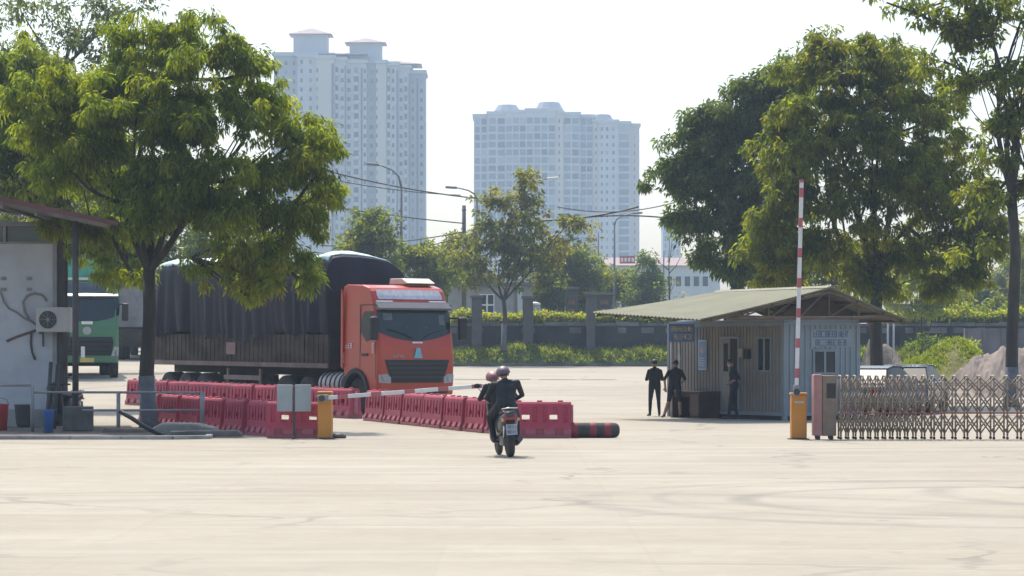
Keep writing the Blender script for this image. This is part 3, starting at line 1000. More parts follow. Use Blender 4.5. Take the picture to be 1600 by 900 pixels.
# right-hand trees
tree('shade_tree', 'dark dense bushy tree behind the booth roof, left of the tallest shade tree', 1150, .7, 112, .26, 440,
     [(1170, 150, 50, 36), (1120, 190, 50, 44), (1190, 190, 56, 50), (1085, 225, 46, 40), (1140, 245, 60, 50), (1065, 275, 40, 36), (1100, 300, 60, 46), (1170, 300, 60, 56), (1075, 335, 36, 30),
      (1130, 360, 60, 44), (1190, 370, 50, 50), (1110, 405, 40, 30), (1165, 420, 50, 30), (1215, 320, 50, 60), (1215, 420, 46, 30), (1225, 240, 40, 50), (1225, 165, 46, 50), (1200, 130, 40, 30), (1240, 130, 36, 36)],
     'deep', 61, density=46, n_leaf=40, leaf=(.26, .09), droop=.7, gold=.02, size=.40, shell=.5, deep=True, twigs=1)
tree('shade_tree', 'broad olive-green shade tree with forked trunk standing behind the guard booth', 1372, .05, 92, .24, 430,
     [(1300, 75, 52, 36, .4), (1350, 100, 66, 50, 0), (1265, 110, 46, 40, .5), (1400, 130, 60, 50, .3), (1300, 160, 80, 56, -.8), (1375, 190, 80, 60, -1), (1235, 190, 48, 50, .3), (1450, 190, 56, 50, .4),
      (1215, 245, 46, 40, .5), (1290, 245, 80, 52, -1), (1400, 270, 80, 60, -1), (1490, 250, 50, 50, .4), (1240, 300, 60, 40, -.3), (1330, 320, 70, 46, -.8), (1470, 320, 70, 56, -.2), (1530, 300, 34, 50, .5),
      (1210, 385, 50, 44, .2), (1270, 390, 60, 50, -.5), (1350, 390, 60, 44, .4), (1420, 390, 66, 44, -.2), (1500, 385, 52, 40, .2), (1180, 425, 36, 30, .3), (1245, 435, 50, 26, .2), (1545, 365, 40, 50, .4), (1505, 435, 50, 34, .3), (1445, 445, 50, 26, .4), (1330, 440, 56, 24, .3), (1390, 450, 40, 22, .5), (1200, 340, 40, 40, .4)],
     'olive', 62, density=50, n_leaf=48, leaf=(.22, .07), droop=.9, gold=.10, size=.36, shell=.5, twigs=3)
tree('shade_tree', 'tall airy tree with a straight bare trunk behind the folding gate', 1580, .3, 84, .2, 300,
     [(1385, 4, 26, 14), (1425, 12, 36, 20), (1455, 25, 40, 28), (1560, 10, 50, 26), (1500, 10, 40, 26), (1500, 60, 36, 34), (1475, 95, 36, 26), (1540, 30, 44, 40), (1600, 20, 50, 44), (1560, 95, 50, 44), (1620, 100, 50, 50), (1520, 130, 44, 30),
      (1590, 160, 50, 44), (1545, 190, 40, 36), (1630, 210, 50, 50), (1560, 245, 40, 30), (1610, 290, 46, 40), (1540, 330, 30, 40), (1520, 400, 36, 26)],
     'olive', 63, density=30, n_leaf=30, leaf=(.23, .10), droop=.5, gold=.04, size=.34, shell=.6, twigs=4, lime=1.15)
G4 = 'trees behind the dirt heaps'
for i, (px, d, lobes, pal, lab) in enumerate((
        (1300, 150, [(1300, 425, 60, 34), (1250, 440, 50, 26), (1350, 440, 50, 34), (1320, 470, 80, 26)], 'olive', 'low olive background tree peeping over the booth roof ridge'),
        (1440, 160, [(1440, 430, 50, 40), (1470, 450, 40, 34), (1420, 460, 40, 30), (1450, 480, 60, 22)], 'gold', 'yellowish small tree behind the booth roof\'s low end'),
        (1560, 230, [(1550, 450, 50, 36), (1600, 440, 40, 40), (1580, 480, 70, 30), (1520, 470, 40, 26)], 'grey', 'hazy grey-green tree far behind the dirt heaps'),
        (1500, 205, [(1490, 470, 46, 26), (1520, 455, 30, 26), (1470, 485, 50, 18)], 'deep', 'dark hazy tree between the yellowish tree and the far grey-green one'),
        (1615, 190, [(1600, 400, 36, 40), (1625, 440, 40, 44), (1610, 480, 50, 30)], 'olive', 'green background tree just beyond the straight bare trunk'),
)):
    bush('background_tree', lab, 'tree', px, 520, d, lobes, pal, 70 + i, 26, 28, (.3, .13), G4, base=3.4 if d > 169 else gz(X(px, d), d), size=.5)


# ------------------------------------------------------------------ dirt heaps and rubble on the right
def heap(name, label, px0, px1, pts, d, depth, material, seed, rough=.12):
    """pts: crest outline in photo pixels; heap falls away in front and behind the crest"""
    s = d / FPX
    xs = np.linspace(px0, px1, 46)
    base = gz(X((px0 + px1) / 2, d), d) - .1
    crest = np.interp(xs, [p[0] for p in pts], [Z(p[1], d) for p in pts])
    g = np.random.default_rng(seed)
    ny = 22
    vs, fs = [], []
    ox = X((px0 + px1) / 2, d)
    ph = g.uniform(0, 6, 8)
    for j in range(ny + 1):
        v = j / ny * 2 - 1
        for i, px in enumerate(xs):
            e = max(0, 1 - abs(v) ** 1.3)
            ed = min(1, 4 * min(i, 45 - i) / 45 + .02)
            z = base + (crest[i] - base) * e * ed ** .6
            x = X(px, d) - ox
            z += rough * e * (math.sin(x * 3 + ph[0] + v * 4) * .5 + math.sin(x * 7.1 + ph[1] - v * 9) * .4 + g.normal() * .16)
            vs.append((x, v * depth, z - base))
    for j in range(ny):
        for i in range(45):
            a = j * 46 + i
            fs.append((a, a + 1, a + 47, a + 46))
    me = bpy.data.meshes.new(name); me.from_pydata(vs, [], fs); me.materials.append(material)
    return tag(link(name, me, loc=(ox, d, base)), label, 'heap')


M_dirt1 = mat('brown_dirt', (.15, .125, .10), .97, var=.35, scale=3, dirt=(.20, .175, .145), dirt_amt=.6, dirt_scale=2.2, bump=.7, bump_scale=8)
M_dirt2 = mat('grassy_dirt', (.19, .185, .06), .97, var=.35, scale=2, dirt=(.20, .15, .09), dirt_amt=.7, dirt_scale=1.1, bump=.7, bump_scale=8)
M_dirt3 = mat('pinkish_rubble', (.25, .205, .175), .97, var=.3, scale=2, dirt=(.11, .098, .085), dirt_amt=.9, dirt_scale=1.2, bump=.8, bump_scale=6, stretch=(1.2, .4, .6))
heap('dirt_heap', 'brown dirt heap beside the booth, behind the broad tree\'s trunk', 1338, 1425, [(1338, 540), (1358, 532), (1385, 538), (1425, 565)], 104, 2.4, M_dirt1, 1)
heap('dirt_heap', 'yellow-green grassed dirt heap in the middle of the row of heaps', 1405, 1530, [(1405, 572), (1440, 560), (1470, 538), (1500, 530), (1530, 552)], 108, 3, M_dirt2, 2)
heap('rubble_heap', 'pinkish grey rubble heap with dark streaks at the bare trunk of the right tree', 1470, 1660, [(1470, 590), (1510, 562), (1545, 548), (1600, 547), (1660, 550)], 100, 3, M_dirt3, 3, .2)
# grass tufts on the heap, one object
g = np.random.default_rng(5)
n = 1100
px = g.uniform(1415, 1530, n)
cr = np.interp(px, [1405, 1440, 1470, 1500, 1530], [572, 560, 538, 530, 552])
tt = g.random(n)
me = leaves_mesh('grass', np.stack([(px - 800) / FPX * 108, 108 - tt * 2.6, np.array([Z(c, 108) for c in cr]) * (1 - tt ** 1.3) + .5 * tt ** 1.3], 1), np.full(n, .12), 12, .16, .035, -.8, 'grassy', .5, 9)
me.materials.append(M_leaf)
tag(link('grass_on_heap', me), kind='stuff')
bush('shrub', 'dark leafy shrub with litter between the brown heap and the grassed heap', 'shrub', 1445, 552, 118, [(1440, 535, 22, 14), (1465, 530, 22, 14), (1425, 545, 18, 12), (1455, 545, 26, 12)], 'deep', 81, 24, 26, (.2, .09), base=gz(X(1445, 118), 118), size=.3)
bush('shrub', 'small yellow-green shrub before the grey block wall', 'shrub', 1525, 552, 112, [(1525, 540, 16, 10), (1512, 548, 14, 9)], 'grassy', 82, 24, 26, (.2, .07), base=gz(X(1525, 112), 112), size=.25)
bush('shrub', 'green shrub growing on the hedge top by the right tree trunk', 'shrub', 1520, 500, 169.9, [(1510, 490, 26, 14), (1535, 488, 20, 16), (1560, 497, 20, 10)], 'gold', 83, 24, 26, (.26, .1), base=3.4, size=.4)
d = 124
t = thing('block_wall', 'grey block wall section behind the heaps at the right', 'wall', (X(1575, d), d, gz(X(1575, d), d) - .1))
zt = Z(513, d) - t.location.z
MB().box(X(1507, d) - t.location.x, X(1680, d) - t.location.x, 0, .25, 0, zt).build('wall', mat('block_grey', (.17, .17, .18), .9, var=.25, scale=1.2), t)
m = MB()
for i in range(7): m.box(X(1507, d) - t.location.x + i * .85, X(1507, d) - t.location.x + i * .85 + .14, -.07, -.003, 0, zt)
m.build('buttress', mat('block_grey_rib', (.15, .15, .16), .9, var=.2), t)
# pale stakes and small shed behind the booth roof's right end
for px, lab in ((1387, 'pale limewashed post, left of the pair behind the broad tree'), (1396, 'pale limewashed post, right of the pair behind the broad tree')):
    d = 140
    tag(MB().tube([(0, 0, 0), (.02, 0, Z(506, d) - gz(X(px, d), d))], [.06, .05], 8).build('wooden_post', mat('limewashed_post', (.30, .31, .34), .9, var=.2), loc=(X(px, d), d, gz(X(px, d), d))), lab, 'post')
d = 182
t = thing('small_shed', 'plain beige shed showing over the booth roof\'s right end', 'shed', (X(1408, d), d, 3.4))
MB().box(-.75, .75, 0, 2, 0, Z(478, d) - 3.4).build('wall', mat('shed_beige', (.25, .235, .21), .9, var=.1), t)
MB().box(-.9, .9, -.2, 2.2, Z(478, d) - 3.397, Z(475, d) - 3.4).build('roof', M_coping, t)

# ------------------------------------------------------------------ trucks
M_red = mat('cab_red', (.45, .044, .015), .38, var=.07, scale=1.2, dirt=(.27, .075, .045), dirt_amt=.4, dirt_scale=1.3, coat=.3)
M_green = mat('cab_green', (.075, .21, .11), .45, var=.1, scale=1.2, dirt=(.10, .145, .10), dirt_amt=.5, dirt_scale=1.2)
M_black = mat('black_plastic', (.018, .019, .021), .6, var=.2, scale=4)
M_rubber = mat('tyre_rubber', (.028, .027, .026), .9, var=.3, scale=5, dirt=(.12, .10, .08), dirt_amt=.5, dirt_scale=2)
M_rim = mat('dusty_rim', (.17, .14, .12), .7, var=.25, scale=5)
M_wind = glassmat('windscreen', (.016, .022, .025), .05)
M_lens = glassmat('headlamp_lens', (.35, .37, .39), .12)
M_banner = mat('roof_banner_pale', (.50, .51, .56), .5, var=.12, scale=6, dirt=(.30, .31, .36), dirt_amt=.7, dirt_scale=7)
M_tarp = mat('navy_tarpaulin', (.020, .021, .034), .62, var=.35, scale=1.2, dirt=(.040, .034, .040), dirt_amt=.6, dirt_scale=.8, stretch=(1, 1, .35), spec=.15)
M_tarpsheen = mat('tarpaulin_sun_sheen', (.50, .66, .66), .5, var=.15, scale=2)
M_side = mat('dusty_trailer_side', (.060, .052, .043), .85, var=.35, scale=1.0, dirt=(.10, .083, .066), dirt_amt=.6, dirt_scale=1.0, stretch=(1, 1, 2), spec=.15)
M_frame = mat('truck_chassis', (.022, .02, .019), .9, var=.3)
M_alu = mat('dull_aluminium', (.42, .42, .42), .5, metal=.3, var=.15, scale=4)
M_yplate = mat('yellow_plate', (.62, .50, .12), .5)
M_emblem = mat('blue_emblem', (.16, .42, .55), .35)
M_wtext = mat('white_lettering', (.72, .72, .70), .6)

_tyre = {}


def wheel(parent, x, y, r=.52, w=.30, z=None, seg=26, dual=False, side=-1):
    """round wheel whose outer side faces side*y"""
    key = (r, w, dual, side)
    if key not in _tyre:
        t = MB()
        W = w * (2 if dual else 1)
        o = side * W / 2
        pr = [(r * .56, -W / 2), (r * .86, -W / 2), (r * .97, -W * .42), (r, -W * .3), (r, W * .3), (r * .97, W * .42), (r * .86, W / 2), (r * .56, W / 2)]
        t.lathe(pr, 'y', seg=seg)
        tm = t.mesh('tyre'); tm.materials.append(M_rubber)
        q = MB()
        s = side
        q.lathe([(r * .56, s * W * .44), (r * .55, s * (W * .5 - .004)), (r * .48, s * W * .46), (r * .40, s * W * .30), (r * .26, s * W * .30), (r * .24, s * W * .52), (r * .12, s * W * .55), (.01, s * W * .55)], 'y', seg=seg)
        for k in range(8):
            a = k * math.pi / 4
            q.lathe([(.022, s * W * .30), (.022, s * W * .36)], 'y', (r * .33 * math.cos(a), 0, r * .33 * math.sin(a)), seg=6)
        qm = q.mesh('rim'); qm.materials.append(M_rim)
        _tyre[key] = (tm, qm)
    tm, qm = _tyre[key]
    o = link('wheel', tm, parent, loc=(x, y, r if z is None else z))
    link('rim', qm, o)
    return o


def arc(cx, cz, r, a0, a1, n=9):
    return [(cx + r * math.cos(R(a0 + (a1 - a0) * i / n)), cz + r * math.sin(R(a0 + (a1 - a0) * i / n))) for i in range(n + 1)]


def glyphs(mb, x0, x1, z0, z1, n, place, seed=1, mi=0, th=.006):
    """rows of small stroke characters too small to read; place(u, w, t) maps to 3-D"""
    g = random.Random(seed)
    cw = (x1 - x0) / n
    for i in range(n):
        a = x0 + i * cw + cw * .12; b = x0 + (i + 1) * cw - cw * .12
        st = []
        for k in range(3):
            z = z0 + (z1 - z0) * (k / 2)
            if g.random() < .75: st.append((a, b, z - (z1 - z0) * .07, z + (z1 - z0) * .07))
        for xx in (a, b, (a + b) / 2):
            if g.random() < .55: st.append((xx - cw * .07, xx + cw * .07, z0, z1))
        if not st: st.append((a, b, z0, z1))
        for (u0, u1, w0, w1) in st:
            vs = [place(u, w, t) for t in (0, th) for w in (w0, w1) for u in (u0, u1)]
            mb.add(vs, [(0, 2, 3, 1), (4, 5, 7, 6), (0, 1, 5, 4), (2, 6, 7, 3), (0, 4, 6, 2), (1, 3, 7, 5)], mi)


def cab(root, paint, W=2.46, H=3.62, wheel_x=-1.22, visor=True):
    h = W / 2
    # side profile, front at x=0
    prof = [(0, .56), (.02, .9), (.03, 1.35), (0, 1.9), (-.04, 2.1), (-.26, 2.98), (-.30, 3.1), (-.50, 3.42), (-.62, 3.52), (-1.0, H - .02), (-1.85, H), (-2.02, H - .05), (-2.1, H - .3), (-2.1, 1.25), (-1.96, 1.25)]
    prof += [p for p in arc(wheel_x, .54, .72, 165, 12, 10)][1:]
    prof += [(wheel_x + .72, .56)]
    m = MB()
    n = len(prof)
    ys = [-h, -h + .1, -h * .55, 0, h * .55, h - .1, h]
    ins = [.085, .02, .0, -.03, .0, .02, .085]           # plan curve of the front face
    vs = []
    for y, i in zip(ys, ins):
        for (x, z) in prof:
            f = max(0, min(1, (x + .75) / .75))
            vs.append((x - i * f, y * (1 - .035 * max(0, (z - 2.1) / 1.5)), z))
    fs = [tuple(range(n)), tuple(range((len(ys) - 1) * n, len(ys) * n))]
    for j in range(len(ys) - 1):
        for i in range(n):
            fs.append((j * n + i, j * n + (i + 1) % n, (j + 1) * n + (i + 1) % n, (j + 1) * n + i))
    m.add(vs, fs)
    body = m.build('cab_body', paint, root, bevel=.05, seg=3)

    def front(y, z, off=.0):
        """point on the front face"""
        xs = [p for p in prof[:10]]
        x = float(np.interp(z, [p[1] for p in xs], [p[0] for p in xs]))
        i = float(np.interp(abs(y), [0, h * .55, h - .1, h], [-.03, 0, .02, .085]))
        f = max(0, min(1, (x + .75) / .75))
        return Vector((x - i * f + off, y, z))

    def front_patch(name, rows, material, off=.012, ny=11, thick=.03):
        """rows: (z, half width left side, right side[, sag]) bottom to top -> curved plate proud of the front face"""
        vs, fs = [], []
        nr = len(rows)
        for t in (off - thick, off):
            for (z, a, b, sg) in rows:
                for k in range(ny):
                    u = k / (ny - 1)
                    y = a + (b - a) * u
                    zz = z - sg * (1 - (2 * u - 1) ** 2)
                    vs.append(front(y, zz, t))
        q = nr * ny
        for j in range(nr - 1):
            for k in range(ny - 1):
                a = j * ny + k
                fs.append((q + a, q + a + 1, q + a + ny + 1, q + a + ny))
        rim = [k for k in range(ny)] + [(j + 1) * ny - 1 for j in range(1, nr)] + [(nr - 1) * ny + k for k in range(ny - 2, -1, -1)] + [j * ny for j in range(nr - 2, 0, -1)]
        for i in range(len(rim)):
            a, b = rim[i], rim[(i + 1) % len(rim)]
            fs.append((a, b, q + b, q + a))
        return MB().add(vs, fs).build(name, material, root)

    front_patch('windshield', [(2.28, -1.14, 1.14, .23), (2.45, -1.165, 1.165, .14), (2.7, -1.16, 1.16, .05), (2.93, -1.13, 1.13, 0)], M_wind, .016)
    return front, front_patch, h, prof


def mirror(root, y, z, front, s):
    m = MB()
    m.tube([(-.25, y * .97, z + .32), (-.02, y + s * .12, z + .36), (.06, y + s * .2, z + .30)], .025, 6)
    m.build('mirror_arm', M_black, root)
    MB().box(.0, .16, y + s * .06, y + s * .30, z - .28, z + .36).build('mirror', M_black, root, bevel=.05)


# ---- the red truck
th = R(33)
hd = (math.sin(th), -math.cos(th))
rt = thing('cargo_truck', 'orange-red truck with navy tarpaulin load behind the crimson barriers', 'truck', (-2.63, 74.18, .15), rot=(0, R(.5), math.atan2(hd[1], hd[0])))
front, patch, h, prof = cab(rt, M_red)
patch('roof_banner', [(3.20, -1.02, 1.02, 0), (3.30, -1.04, 1.04, 0), (3.46, -1.0, 1.0, 0)], [M_banner], .02)
for a, b, z0_, z1__, cc in ((-.98, -.70, 2.62, 2.82, 'pale_reflection'), (.80, .98, 2.5, 2.78, 'pale_reflection'), (-.30, .40, 2.40, 2.44, 'dash_edge')):  # pale patches painted on the glass as reflections and hints of the interior
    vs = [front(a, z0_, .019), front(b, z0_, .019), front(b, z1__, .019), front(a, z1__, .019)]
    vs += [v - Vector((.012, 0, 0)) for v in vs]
    MB().add(vs, [(0, 1, 2, 3), (7, 6, 5, 4), (0, 4, 5, 1), (1, 5, 6, 2), (2, 6, 7, 3), (3, 7, 4, 0)]).build('windscreen_patch', mat('windscreen_' + cc, (.10, .125, .125) if cc == 'pale_reflection' else (.05, .055, .055), .5, var=.3, scale=9), rt)
# door seams and panel gaps on the side facing the yard
for s in (-1, 1):
    for (xa_, xb_, za_, zb__) in ((-1.02, -1.0, 1.30, 3.05), (-.16, -.14, 1.0, 2.05), (-1.0, -.16, 3.03, 3.05)):
        q_ = s * h * .99
        MB().box(xa_, xb_, min(q_, q_ + s * .016), max(q_, q_ + s * .016), za_, zb__).build('panel_gap', M_black, rt)
m = MB()
# sun visor
vs = []
mm = MB()
for i, y in enumerate(np.linspace(-1.17, 1.17, 13)):
    p = front(y, 2.98)
    for dx, z in ((-.02, 2.92), (.20, 2.90), (.21, 2.95), (.0, 3.12)):
        vs.append((p.x + dx, y, z))
fs = []
for i in range(12):
    for k in range(4):
        a = i * 4 + k; b = i * 4 + (k + 1) % 4
        fs.append((a, b, b + 4, a + 4))
fs += [(0, 1, 2, 3), (48, 51, 50, 49)]
mm.add(vs, fs).build('sun_visor', mat('smoked_visor', (.10, .105, .11), .3), rt, bevel=.012)
for a, b in ((-1.12, -.62), (.55, 1.1)):
    MB().add([front(a, 3.125, .05), front(b, 3.125, .05), front(b, 3.16, .04), front(a, 3.16, .04), front(a, 3.125, -.02), front(b, 3.125, -.02), front(b, 3.16, -.02), front(a, 3.16, -.02)],
             [(0, 1, 2, 3), (4, 7, 6, 5), (0, 4, 5, 1), (1, 5, 6, 2), (2, 6, 7, 3), (3, 7, 4, 0)]).build('marker_strip', M_banner, rt)
patch('grille', [(.90, -.80, .80, 0), (1.0, -.84, .84, 0), (1.3, -.96, .96, 0), (1.53, -1.03, 1.03, 0)], M_black, .02)
m = MB()
for k in range(4):
    z = 1.03 + k * .125; w = .82 + k * .045
    vs = [front(-w, z, .055), front(0, z, .055), front(w, z, .055), front(w, z + .05, .055), front(0, z + .05, .055), front(-w, z + .05, .055)]
    vs += [v - Vector((.05, 0, 0)) for v in vs]
    m.add(vs, [(0, 1, 4, 5), (1, 2, 3, 4), (0, 6, 7, 1), (1, 7, 8, 2), (5, 4, 10, 11), (4, 3, 9, 10)])
m.build('grille_slats', mat('grille_slat_dark', (.03, .03, .032), .4), rt)
# emblem: a tapering blue mark, and a pale strip under the screen
p = front(0, 1.72, .03)
MB().prism([(-.14, 1.58), (.14, 1.58), (.10, 1.70), (.06, 1.86), (-.06, 1.86), (-.10, 1.70)], 'x', p.x - .02, p.x + .012).build('emblem', M_emblem, rt)
MB().box(front(0, 2.02).x - .01, front(0, 2.02).x + .03, -.16, .16, 1.985, 2.03).build('name_strip', M_wtext, rt)
m = MB()
glyphs(m, -.78, -.42, 1.60, 1.66, 7, lambda u, w, t: front(u, w, .004 + t), 4, th=.012)
m.build('front_lettering', mat('faded_lettering', (.5, .42, .38), .6), rt)
for s in (-1, 1):
    vs = [front(s * .86, .88, .03), front(s * 1.19, .90, .03), front(s * 1.2, 1.12, .03), front(s * .98, 1.15, .03), front(s * .84, 1.05, .03)]
    vs += [v - Vector((.06, 0, 0)) for v in vs]
    m = MB().add(vs, [(0, 1, 2, 3, 4), (0, 5, 6, 1), (1, 6, 7, 2), (2, 7, 8, 3), (3, 8, 9, 4), (4, 9, 5, 0)])
    hl_ = m.build('headlight', M_lens, rt, bevel=.01)
    MB().ball(front(s * 1.02, 1.0, .025), (.03, .07, .07)).build('bulb_reflector', M_alu, hl_)
patch('bumper_step', [(.60, -.98, .98, 0), (.66, -1.0, 1.0, 0)], M_black, .02)
MB().box(front(0, .68).x + .01, front(0, .68).x + .05, -.02, .26, .60, .72).build('number_plate', M_yplate, rt)
for s in (-1, 1):
    m = MB()
    m.tube([front(s * .15, 2.12, .05), front(s * .55, 2.3, .06), front(s * .92, 2.37, .05)], .012, 5)
    m.build('wiper', M_black, rt)
    mirror(rt, s * 1.24, 2.35, front, s)
# side details on both sides
for s in (-1, 1):
    y = s * (h + .004)
    k = 1 - .035 * .2
    pl = lambda pts, t0=-.03, t1=.006: MB().prism(pts, 'y', s * (h * .985 + t0), s * (h + t1))
    pl([(-.22, 2.12), (-.30, 2.86), (-.78, 2.86), (-.98, 2.62), (-.96, 2.28), (-.66, 2.02)], -.05, .004).build('side_window', M_wind, rt)
    m = MB()
    m.prism(arc(-1.22, .54, .74, 178, 5, 12) + arc(-1.22, .54, .62, 5, 178, 12), 'y', s * (h - .28), s * (h + .05))
    m.build('wheel_arch', M_black, rt)
    m = MB()
    m.box(-.48, -.1, s * (h - .3), s * (h + .015), .58, .86) if s > 0 else m.box(-.48, -.1, s * (h + .015), s * (h - .3), .58, .86)
    MB().box(-.86, -.56, min(y, y + s * .03), max(y, y + s * .03), 1.63, 1.70).build('door_handle', M_black, rt)
    m = MB()
    glyphs(m, -1.85, -1.45, 1.85, 1.97, 3, lambda u, w, t: (u, y + s * t, w), 5, th=.008)
    MB().box(-2.02, -1.9, min(y, y + s * .02), max(y, y + s * .02), 1.42, 1.72).build('side_marker', M_wtext, rt)
    MB().box(-.34, -.2, min(y, y + s * .02), max(y, y + s * .02), 1.7, 2.0).build('side_reflector', mat('faded_pink_sticker', (.55, .32, .28), .6), rt)
    m.build('side_lettering', M_wtext, rt)
    m = MB().prism([(-2.02, 1.3), (-1.9, 1.3), (-1.9, 3.3), (-2.02, 3.5)], 'y', s * (h + .003), s * (h + .05))
    m.build('side_fairing', M_red, rt, bevel=.015)
    wheel(rt, -1.22, s * 1.02, side=s)
    for x in (-4.1, -5.45):
        wheel(rt, x, s * .95, dual=True, side=s)
    for x in (-10.7, -11.95, -13.2):
        wheel(rt, x, s * .95, dual=True, side=s)
    # ribbed tank with pale bands
    m = MB()
    m.lathe([(.33, -3.35), (.35, -3.3), (.35, -2.1), (.33, -2.05)], 'x', (0, s * .92, .82), 18)
    tk = m.build('fuel_tank', M_alu, rt)
    m = MB()
    for q in range(5): m.lathe([(.36, -3.2 + q * .26), (.36, -3.13 + q * .26)], 'x', (0, s * .92, .82), 18)
    m.build('strap', M_frame, tk)
    m = MB()
    for z in (.62, .86): m.box(-9.4, -7.0, s * 1.16 - .02, s * 1.16 + .02, z, z + .14)
    m.box(-9.3, -9.2, s * 1.1 - .03, s * 1.1 + .03, .6, 1.2).box(-7.2, -7.1, s * 1.1 - .03, s * 1.1 + .03, .6, 1.2)
    m.build('side_guard', mat('beige_guard', (.24, .20, .17), .8, var=.2), rt)
m = MB()
m.box(-6.3, -.6, -.5, -.3, .78, 1.02).box(-6.3, -.6, .3, .5, .78, 1.02).box(-14.1, -3.4, -.55, -.35, 1.03, 1.25).box(-14.1, -3.4, .35, .55, 1.03, 1.25)
for x in (-4.1, -5.45, -10.7, -11.95, -13.2): m.tube([(x, -.9, .52), (x, .9, .52)], .08, 8)
m.tube([(-1.22, -.9, .52), (-1.22, .9, .52)], .07, 8)
m.box(-7.0, -6.85, -.8, -.65, .3, 1.03).box(-7.0, -6.85, .65, .8, .3, 1.03)
m.build('chassis', M_frame, rt)
# roof fairing with pale box
MB().prism([(-.95, 3.63), (-.75, 3.66), (-1.1, 3.80), (-1.75, 3.80), (-1.8, 3.63)], 'y', .15, 1.05).build('roof_box', mat('pale_roof_box', (.62, .58, .48), .6), rt, bevel=.02)
# trailer bed with ribbed drop sides
t0, t1 = -2.75, -14.2
MB().box(t1, t0, -1.25, 1.25, 1.26, 1.42).build('trailer_bed', M_side, rt)
for s in (-1, 1):
    sd = MB()
    for k in range(8):
        a = t1 + (t0 - t1) * k / 8; b = t1 + (t0 - t1) * (k + 1) / 8
        sd.box(a + .03, b - .03, s * 1.19 if s > 0 else -1.25, s * 1.25 if s > 0 else -1.19, 1.425, 2.22)
    o = sd.build('trailer_side', M_side, rt)
    rb = MB()
    for k in range(41):
        x = t1 + .02 + (t0 - t1 - .1) * k / 40
        rb.box(x, x + .07, s * 1.253 if s > 0 else -1.268, s * 1.268 if s > 0 else -1.253, 1.43, 2.2)
    rb.build('stiffener', M_side, o)
    q = MB()
    q.box(t1, t0, s * 1.253 if s > 0 else -1.285, s * 1.285 if s > 0 else -1.253, 1.27, 1.40)
    q.build('edge_rail', mat('pale_dusty_rail', (.17, .13, .11), .8, var=.3, scale=2), o)
    st = MB(); st.box(-9.0, -8.4, s * 1.292 if s > 0 else -1.30, s * 1.30 if s > 0 else -1.292, 1.62, 1.98)
    st.build('faded_board', mat('faded_pink_board', (.24, .17, .16), .8), o)
MB().box(t0 + .003, t0 + .06, -1.25, 1.25, 1.42, 3.4).build('headboard', M_frame, rt)


